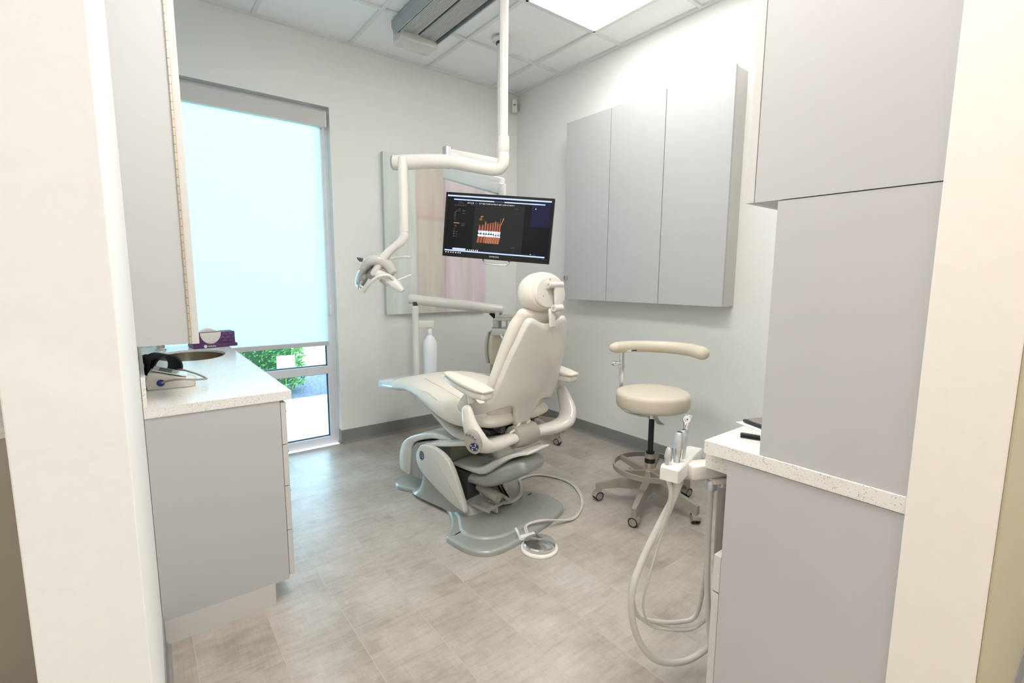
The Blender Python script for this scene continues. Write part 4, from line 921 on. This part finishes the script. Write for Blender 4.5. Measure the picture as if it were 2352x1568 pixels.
# ================================================================== DELIVERY UNIT (far side of the chair)
t = thing('delivery_unit', 'cream dental delivery arm with post, beam and instrument tray behind the chair', 'delivery unit', (-1.185, -.29, .45))
PT = Vector((-1.175, -.27, 0))
mb = MB(); mb.tube([(PT.x, PT.y, .46), (PT.x, PT.y, 1.03)], .026, 22); mb.tube([(PT.x, PT.y, 1.03), (PT.x, PT.y, 1.045)], [.026, .020], 22); obj('post', mb, m_shell, t)
mb = MB(); mb.tube([(PT.x, PT.y, .485), (-1.12, -.45, .475), (-1.02, -.95, .44), (-1.06, -1.35, .42), (-1.14, -1.55, .42)], .028, 16, k=5); obj('support_arm', mb, m_shell, t)
mb = MB(); mb.tube([(PT.x, PT.y, 1.04), (PT.x, PT.y, 1.075)], .018, 16); obj('pivot', mb, m_dark, t)
BA = Vector((-1.205, -.225, 1.097)); BB = Vector((-.600, -.600, 1.012))
mb = MB(); mb.tube([BA, BB], .041, 6, flat=.9, up=(0, 0, 1)); 
mb = MB(); d = (BB - BA).normalized(); mb.tube([BA, BA + d * .008, BB - d * .008, BB], [.033, .040, .040, .034], 24, flat=.95); obj('beam', mb, m_shell, t)
mb = MB(); mb.tube([BA + d * .05 + Vector((0, 0, -.03)), (PT.x + .01, PT.y - .006, 1.035)], [.016, .01], 8); obj('rubber_boot', mb, m_rubber, t); mb = MB(); mb.tube([BB - d * .09 + Vector((0, 0, -.03)), BB - d * .05 + Vector((0, 0, -.085))], [.022, .006], 8); obj('rubber_boot', mb, m_rubber, t)
BKF = F((-1.10, -.29, .905), R(-31))
mb = MB(); mb.box((-.065, -.022, -.027), (.065, .022, .027), 0, BKF, bev=.004); obj('bottle_bracket', mb, m_shell, t)
mb = MB(); bx_, by_ = -1.078, -.312
mb.lathe([(.020, .875), (.020, .835), (.017, .832), (.017, .822), (.030, .806), (.046, .782), (.0535, .750), (.0545, .70), (.0545, .53), (.05, .515), (.03, .51)], (bx_, by_, 0), 32); obj('water_bottle', mb, m_bottle, t)
TB = Vector((-.625, -.66, 0))
mb = MB(); mb.lathe([(.016, 1.00), (.016, .955), (.030, .948), (.034, .94), (.034, .885)], (TB.x - .048, TB.y + .034, 0), 24); obj('swivel', mb, m_hose, t)
TF = F((-.53, -.725, .965), R(-36))
mb = MB(); mb.box((-.18, -.12, -.01), (.18, .12, .010), 0, TF, bev=.004); obj('tray', mb, m_warmgrey, t)
mb = MB(); mb.box((-.185, -.125, -.022), (.185, .125, -.011), 0, TF, bev=.003); mb.box((-.11, -.06, -.083), (-.095, -.03, -.02), 0, TF); mb.box((-.04, -.06, -.083), (-.025, -.03, -.02), 0, TF); mb.box((-.195, -.13, -.012), (.19, -.122, -.002), 0, TF); obj('tray_frame', mb, m_cover, t)
mb = MB(); mb.box((-.215, -.10, -.135), (.16, .09, -.082), 0, TF, bev=.008); obj('instrument_block', mb, m_cover, t)
for i in range(3): obj('instrument_port', MB().cyl(TF @ Vector((-.15 + i * .06, -.095, -.125)), TF @ Vector((-.13 + i * .06, -.105, -.155)), .009, 12), m_satin, t)

# ================================================================== STOOLS
def caster(mb_w, mb_h, c, ang, M=None):
    ax = Vector((-math.sin(ang), math.cos(ang), 0))
    c = Vector(c)
    for s_ in (-1, 1):
        a = c + ax * (s_ * .006); b_ = c + ax * (s_ * .020)
        mb_w.tube([a, b_], .025, 24); 
        mb_h.tube([b_ - ax * s_ * .004, b_ + ax * s_ * .0015], .019, 20)
    mb_h.tube([c - ax * .010, c + ax * .010], .0265, 24) if False else None
    rings = []
    for i in range(13):
        a = R(0 + 180 * i / 12); q = Vector((math.cos(ang), math.sin(ang), 0)) * math.cos(a) + VU * math.sin(a)
        rings.append([c + q * .0285 - ax * .021, c + q * .0285 + ax * .021, c + q * .0255 + ax * .021, c + q * .0255 - ax * .021])
    mb_h.loft(rings)
    mb_h.cyl(c + VU * .02, c + VU * .05, .008, 10)
def stool(cx, cy, label, rot, group=None, ring=True, seat_z=.650, st=m_stoolcr):
    t = thing('dental_stool', label, 'stool', (cx, cy, 0), 0)
    o = Vector((cx, cy, 0))
    mb = MB(); mb.lathe([(.03, seat_z - .092), (.17, seat_z - .092), (.188, seat_z - .085), (.195, seat_z - .07), (.197, seat_z - .022), (.192, seat_z - .006), (.178, seat_z + .001), (.10, seat_z + .004), (.01, seat_z + .005)], o, 56); obj('seat', mb, st, t, smooth=50)
    mb = MB(); mb.lathe([(.11, seat_z - .104), (.12, seat_z - .1), (.12, seat_z - .092)], o, 32); obj('seat_plate', mb, m_taupe, t)
    mb = MB(); mb.lathe([(.026, seat_z - .093), (.026, seat_z - .150), (.022, seat_z - .153)], o, 24); obj('collar', mb, m_chrome, t)
    mb = MB(); mb.lathe([(.0155, seat_z - .15), (.0155, .315), (.024, .312), (.024, .300)], o, 24); obj('gas_strut', mb, m_black, t)
    mb = MB(); mb.lathe([(.027, .300), (.028, .285), (.027, .283), (.027, .215), (.030, .213), (.030, .205)], o, 28); obj('column', mb, m_steel, t)
    mb = MB(); mb.lathe([(.0285, .272), (.029, .268), (.029, .252), (.0285, .248)], o, 28); obj('column_band', mb, m_black, t)
    mb = MB(); mb.lathe([(.024, .10), (.024, .045), (.020, .04)], o, 24); obj('strut_tail', mb, m_chrome, t)
    # paddle lever
    q = (VF * -.8 + VR * .6); s2 = Vector((-q.y, q.x, 0))
    mb = MB(); mb.cap_tube([o + VU * (seat_z - .115) + q * .015, o + VU * (seat_z - .15) + q * .03, o + VU * (seat_z - .168) + q * .05, o + VU * (seat_z - .170) + q * .075], [.014, .017, .021, .014], 14, k=4, flat=.3, up=(0, 0, 1)); obj('lever', mb, m_shell, t)
    mb = MB()
    for i in range(5):
        a = rot + i * 2 * PI / 5; d = Vector((math.cos(a), math.sin(a), 0)); w = Vector((-d.y, d.x, 0)); rings = []
        for r_, z0, z1, hw in ((.0, .095, .160, .034), (.06, .096, .158, .030), (.16, .092, .134, .022), (.25, .074, .110, .018), (.268, .052, .106, .017), (.292, .050, .098, .015)):
            c = o + d * r_; rings.append([c + w * hw + VU * z0, c + w * hw * .7 + VU * z1, c - w * hw * .7 + VU * z1, c - w * hw + VU * z0])
        leg = MB().loft(rings)
        obj('base_leg', leg, m_taupe, t, smooth=25)
        wm, hm = MB(), MB(); ca = a + R(35 + 50 * i); caster(wm, hm, o + d * .278 + VU * .0265, ca)
        cs = obj('caster', hm, m_taupe, t); obj('tyre', wm, m_rubber, cs)
    mb = MB(); mb.lathe([(.045, .10), (.05, .11), (.05, .165), (.036, .205), (.03, .208)], o, 28); obj('hub', mb, m_taupe, t)
    if ring:
        n = 64; rr = .196; rings = []
        for i in range(n + 1):
            a = 2 * PI * i / n; d = Vector((math.cos(a), math.sin(a), 0)); c = o + d * rr
            rings.append([c + VU * .208, c + d * .005 + VU * .210, c + d * .006 + VU * .236, c + VU * .238, c - d * .006 + VU * .236, c - d * .006 + VU * .210])
        mb = MB(); mb.loft(rings, cap=False); obj('foot_ring', mb, m_taupe, t, smooth=40)
        for i in range(5):
            a = rot + R(36) + i * 2 * PI / 5; d = Vector((math.cos(a), math.sin(a), 0)); w = Vector((-d.y, d.x, 0))
            mb = MB(); mb.loft([[o + d * r_ + w * .011 + VU * z0, o + d * r_ + w * .011 + VU * z1, o + d * r_ - w * .011 + VU * z1, o + d * r_ - w * .011 + VU * z0] for r_, z0, z1 in ((.028, .15, .205), (.10, .185, .218), (.194, .212, .234))]); obj('ring_spoke', mb, m_taupe, t, smooth=0)
    return t
SX, SY = -.645, -2.025
st1 = stool(SX, SY, 'round cream dental stool with curved arm bar and foot ring', R(130))
so = Vector((SX, SY, 0))
def sp_(r, f, z): return so + VR * r + VF * f + VU * z
mb = MB(); mb.tube([sp_(0, .0, .515), sp_(-.06, .06, .506), sp_(-.108, .14, .506), sp_(-.128, .185, .528), sp_(-.130, .20, .57), sp_(-.130, .20, .70)], .0145, 14, k=6); obj('arm_bar_bracket', mb, m_chrome, st1)
mb = MB(); mb.tube([sp_(-.128, .20, .66), sp_(-.128, .20, .835)], .0155, 16); mb.tube([sp_(-.128, .20, .74), sp_(-.128, .20, .765)], .019, 16); obj('arm_bar_post', mb, m_chrome, st1)
mb = MB(); mb.cap_tube([sp_(-.150, .195, .765), sp_(-.175, .19, .768)], [.008, .016], 16); obj('clamp_knob', mb, m_chrome, st1)
pth = []
for a in (133, 115, 92, 69, 46, 22, -5): pth.append(sp_(.248 * math.cos(R(a)) + .0, .238 * math.sin(R(a)) + .0, .862))
mb = MB(); mb.box((-.03, -.015, .835), (.05, .015, .848), 0, F(sp_(-.13, .20, 0), R(-38)), bev=.003); obj('arm_bar_plate', mb, m_shell, st1)
mb = MB(); mb.box((.05, -.003, .840), (.085, .003, .846), 0, F(sp_(-.13, .20, 0), R(-38))); obj('arm_bar_pin', mb, m_black, st1)
mb = MB(); mb.cap_tube([pth[0] + (pth[0] - pth[1]) * .3] + pth, [.026, .034, .035, .035, .036, .037, .038, .038], 24, k=6, flat=.95, up=(0, 0, 1)); obj('arm_bar_pad', mb, m_stoolcr, st1)

# doctor's stool behind the chair
S2X, S2Y = -.40, -.72
st2 = stool(S2X, S2Y, 'cream stool with grey-shelled backrest in the far corner behind the chair', R(60), ring=False, seat_z=.555, st=m_shell)
bc = Vector((-.545, -.47, .72)); face = Vector((S2X - bc.x, S2Y - bc.y, 0)).normalized(); sd = Vector((-face.y, face.x, 0))
Mb = Matrix((sd, face, VU)).transposed().to_4x4(); Mb.translation = bc
Mb = Mb @ Matrix.Rotation(R(-4), 4, 'X')
mb = MB(); mb.cushion([(.008, -.12, .135, .026), (.0, -.04, .160, .028), (.0, .05, .165, .028), (.006, .115, .155, .024)], rnd=.02, e=4, M=Mb); obj('back_pad', mb, mat('back_pad_vinyl_lightened', (.82, .75, .58), .45), st2)  # pad colour lightened to make up for the dim light in this corner
mb = MB(); mb.cushion([(-.028, -.12, .140, .014), (-.036, -.04, .168, .016), (-.036, .05, .172, .016), (-.030, .11, .160, .012)], rnd=.015, e=4, M=Mb); obj('back_shell', mb, m_cover, st2)
mb = MB(); mb.box((-.02, -.055, -.24), (.02, -.045, .02), 0, Mb, bev=.002); mb.tube([Mb @ Vector((0, -.05, -.23)), Vector((-.46, -.60, .455)), Vector((S2X, S2Y, .455))], .012, 12); obj('back_bracket', mb, m_cover, st2)

# ================================================================== ASSISTANT INSTRUMENT HOLDER
t = thing('instrument_holder', 'cream swing-arm instrument holder mounted under the right worktop', 'instrument holder', (-1.66, -2.85, .70))
ZT = .745
# head runs from front-left to back-right
hA = Vector((-1.730, -2.862, 0)); hB = Vector((-1.520, -2.812, 0))
hd_ = (hB - hA).normalized(); hs = Vector((-hd_.y, hd_.x, 0))
mb = MB(); Mh = Matrix((hd_, hs, VU)).transposed().to_4x4(); Mh.translation = hA
mb.loft([[(x, -w, z), (x, -w * .9, z + .004), (x, w * .9, z + .004), (x, w, z), (x, w * 1.02, z - h), (x, -w * 1.02, z - h)] for x, w, z, h in ((-.004, .024, ZT - .004, .030), (.006, .027, ZT, .036), (.12, .024, ZT, .034), (.20, .022, ZT, .028), (.215, .020, ZT - .003, .022))], M=Mh)
obj('holder_head', mb, m_white, t, smooth=30)
mb = MB(); bar(mb, (-1.655, -2.868, ZT - .022), (-1.50, -2.935, ZT - .022), .052, .040, .006); obj('swing_arm', mb, m_shell, t)
mb = MB(); bar(mb, (-1.60, -2.905, ZT - .050), (-1.47, -2.96, ZT - .050), .045, .014, .003); mb.lathe([(.03, ZT - .002), (.03, ZT + .045)], (-1.42, -2.96, 0), 18); mb.box((-1.50, -2.99, ZT - .02), (-1.36, -2.93, ZT + .046)); obj('mounting_bracket', mb, m_shell, t, smooth=30)
for i, (x, y) in enumerate(((-1.590, -2.905), (-1.545, -2.915))):
    mb = MB(); mb.lathe([(.015, ZT - .052), (.017, ZT - .056), (.017, ZT - .078), (.013, ZT - .082)], (x, y, 0), 20); obj('hose_socket', mb, m_satin, t)
def along(a, b=0, z=0): return hA + hd_ * a + hs * b + VU * z
# instruments resting in the holder (each a thing of its own, with its hose)
def lathe_at(mb, prof, c, n=20, tilt=None):
    M_ = Matrix.Translation(c)
    if tilt is not None: M_ = M_ @ tilt
    return mb.lathe(prof, (0, 0, 0), n, 0, M_)
hose_specs = []
T0 = along(.018, .012, ZT)
ti = Matrix.Rotation(R(4), 4, 'Y')
i1 = thing('handpiece_valve', 'shortest silver handpiece at the front of the cream holder', 'handpiece', T0)
mb = MB(); lathe_at(mb, [(.010, .0), (.009, .012), (.0115, .026), (.008, .046), (.005, .052)], T0, tilt=ti); obj('body', mb, m_satin, i1)
T1 = along(.052, .0, ZT)
i2 = thing('suction_valve', 'thick silver suction valve with open black tip, second in the holder', 'suction valve', T1)
mb = MB(); lathe_at(mb, [(.0125, .0), (.0105, .010), (.0125, .022), (.0135, .040), (.0135, .042)], T1, tilt=ti); obj('body', mb, m_chrome, i2)
mb = MB(); lathe_at(mb, [(.0138, .042), (.0125, .060), (.0100, .086), (.0085, .088)], T1, tilt=ti); obj('sleeve', mb, m_satin, i2)
mb = MB(); lathe_at(mb, [(.0065, .0882), (.0062, .0892)], T1, tilt=ti); obj('tip_opening', mb, m_black, i2)
T2 = along(.088, .0, ZT)
i3 = thing('suction_valve', 'slimmer silver suction valve, third in the holder', 'suction valve', T2)
mb = MB(); lathe_at(mb, [(.0105, .0), (.0085, .008), (.0105, .022), (.0100, .060), (.0088, .084), (.0075, .086)], T2, tilt=ti); obj('body', mb, m_satin, i3)
mb = MB(); lathe_at(mb, [(.0055, .0862), (.005, .087)], T2, tilt=ti); obj('tip_opening', mb, m_black, i3)
T3 = along(.118, .004, ZT)
i4 = thing('air_water_syringe', 'tall silver air-water syringe with round button head at the holder back', 'syringe', T3)
mb = MB(); mb.tube([T3, T3 + Vector((.004, 0, .05)), T3 + Vector((.008, 0, .088)), T3 + Vector((.018, 0, .120))], [.0085, .0095, .0115, .018], 16, k=4, flat=.7, up=(.6, -.8, 0)); obj('body', mb, m_satin, i4)
mb = MB(); c = T3 + Vector((-.008, -.006, .112)); ax = Vector((-.55, -.75, .25)).normalized(); mb.tube([c, c + ax * .008], .0105, 20); mb.tube([c + ax * .008, c + ax * .011], [.006, .005], 16); mb.tube([c, T3 + Vector((.006, 0, .075))], [.008, .007], 12); obj('button_head', mb, m_chrome, i4)
mb = MB(); mb.tube([c + ax * .011, c + ax * .0118], .0022, 12); obj('nozzle', mb, m_black, i4)
# hoses: world coordinates, looping down to the floor side of the cabinet
def hose(parent, pts, r): 
    obj('hose', MB().tube(pts, r, 14, k=10), m_hose, parent)
zb_ = ZT - .034
hose(i2, [T1 + VU * -.03, along(.05, -.002, .66), (-1.705, -2.83, .58), (-1.745, -2.80, .46), (-1.775, -2.79, .36), (-1.755, -2.79, .24), (-1.690, -2.80, .13), (-1.60, -2.81, .065), (-1.52, -2.84, .06), (-1.47, -2.88, .13), (-1.49, -2.90, .30), (-1.535, -2.915, .48), (-1.545, -2.915, .68)], .0098)
hose(i3, [T2 + VU * -.03, along(.085, 0, .67), (-1.68, -2.82, .56), (-1.73, -2.79, .45), (-1.752, -2.775, .36), (-1.72, -2.77, .26), (-1.63, -2.78, .20), (-1.54, -2.80, .17), (-1.50, -2.83, .19), (-1.52, -2.86, .30), (-1.56, -2.89, .42), (-1.585, -2.903, .56), (-1.590, -2.905, .68)], .0070)
hose(i1, [T0 + VU * -.03, along(.02, 0, .66), (-1.71, -2.83, .55), (-1.745, -2.79, .44), (-1.755, -2.77, .34), (-1.70, -2.77, .24), (-1.60, -2.79, .17), (-1.50, -2.83, .15), (-1.47, -2.88, .25), (-1.50, -2.90, .40)], .0062)
hose(i4, [T3 + VU * -.03, along(.115, 0, .68), (-1.655, -2.82, .58), (-1.68, -2.80, .46), (-1.705, -2.79, .36), (-1.705, -2.78, .28), (-1.66, -2.78, .20), (-1.58, -2.80, .16)], .0036)
mb = MB(); mb.tube([(-1.545, -2.915, .69), (-1.543, -2.915, .50), (-1.545, -2.92, .30), (-1.56, -2.93, .12)], .0135, 16, k=6); obj('suction_line', mb, m_warmgrey, t)
mb = MB(); mb.tube([(-1.590, -2.905, .69), (-1.588, -2.905, .50), (-1.575, -2.908, .32), (-1.55, -2.92, .12)], .0085, 14, k=6); obj('suction_line', mb, m_hose, t)

# ================================================================== OUTSIDE
m_conc = noisy(mat('pale_concrete', (.62, .66, .66), .9), 8, .03)
m_mulch = noisy(mat('gravel', (.11, .11, .15), .95), 45, .6, 5, bump=1)
m_lawn = noisy(mat('dry_lawn', (.62, .60, .42), .95), 3, .25, 6)
def ground(x0, x1, y0, y1, z, name, m_, label, cat):
    o = obj(name, MB().box((x0, y0, z - .1), (x1, y1, z)), m_, smooth=0, origin=False); tag(o, label, cat); o['kind'] = 'structure'; return o
struct('ground_walk', MB().box((-6, .13, -.20), (3, 1.90, -.05)), m_conc, smooth=0, origin=False)
struct('ground_curb', MB().box((-6, 1.60, -.05), (3, 1.62, -.049)), m_tape, smooth=0, origin=False)
struct('ground_gravel_bed', MB().box((-6, 1.90, -.20), (3, 3.3, -.06)), m_mulch, smooth=0, origin=False)
struct('ground_lawn', MB().box((-30, 3.3, -.25), (30, 40, -.05)), m_lawn, smooth=0, origin=False)
m_leaf = mat('hedge_leaf', (.10, .26, .06), .6); m_leaf2 = mat('hedge_leaf_light', (.22, .42, .12), .6)
def hedge(cx, cy, rx, ry, h, label, n, seed):
    rg = random.Random(seed); t = thing('hedge', label, 'hedge', (cx, cy, -.05))
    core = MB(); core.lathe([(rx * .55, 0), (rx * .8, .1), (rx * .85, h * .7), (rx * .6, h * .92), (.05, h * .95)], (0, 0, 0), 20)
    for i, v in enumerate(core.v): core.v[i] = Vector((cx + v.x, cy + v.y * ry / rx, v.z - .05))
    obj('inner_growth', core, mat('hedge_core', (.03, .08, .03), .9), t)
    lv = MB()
    for i in range(n):
        a = rg.uniform(0, 2 * PI); z = rg.uniform(0.03, h); k = 1 - max(0, z / h - .75) * 1.8; k *= rg.uniform(.78, 1.0)
        if rg.random() < .3: k *= rg.random(); z = h * rg.uniform(.92, 1.02)
        p_ = Vector((cx + rx * k * math.cos(a), cy + ry * k * math.sin(a), z - .05))
        d = Vector((math.cos(a) + rg.uniform(-.7, .7), math.sin(a) + rg.uniform(-.7, .7), rg.uniform(-.2, 1.2))).normalized(); w = d.cross(Vector((rg.uniform(-1, 1), rg.uniform(-1, 1), rg.uniform(-1, 1)))).normalized()
        L_ = rg.uniform(.035, .07); W_ = .009
        lv.add([p_, p_ + d * L_ * .5 + w * W_, p_ + d * L_, p_ + d * L_ * .5 - w * W_], [[0, 1, 2, 3]], rg.randint(0, 1))
    o = obj('foliage', lv, [m_leaf, m_leaf2], t, smooth=0); return t
hedge(-1.98, 2.42, .66, .40, .96, 'rounded green hedge outside the window beyond the walkway', 9000, 1)
t = thing('yard_sign', 'small white sign standing in front of the hedge outside', 'sign', (-1.62, 1.86, -.05))
gx_, gy_ = -1.62, 1.88
obj('sign_board', MB().box((gx_ - .085, gy_ - .008, .300), (gx_ + .095, gy_ + .008, .430), bev=.002), mat('sign_white', (.75, .85, .9), .5), t, smooth=0)
obj('sign_print', MB().box((gx_ - .04, gy_ - .0095, .385), (gx_ + .05, gy_ - .008, .398)).box((gx_ - .08, gy_ - .0095, .345), (gx_ + .09, gy_ - .008, .350)), m_tape, t, smooth=0)
obj('sign_stake', MB().box((gx_ - .004, gy_ + .008, -.06), (gx_ + .004, gy_ + .014, .35)), m_leaf, t, smooth=0)
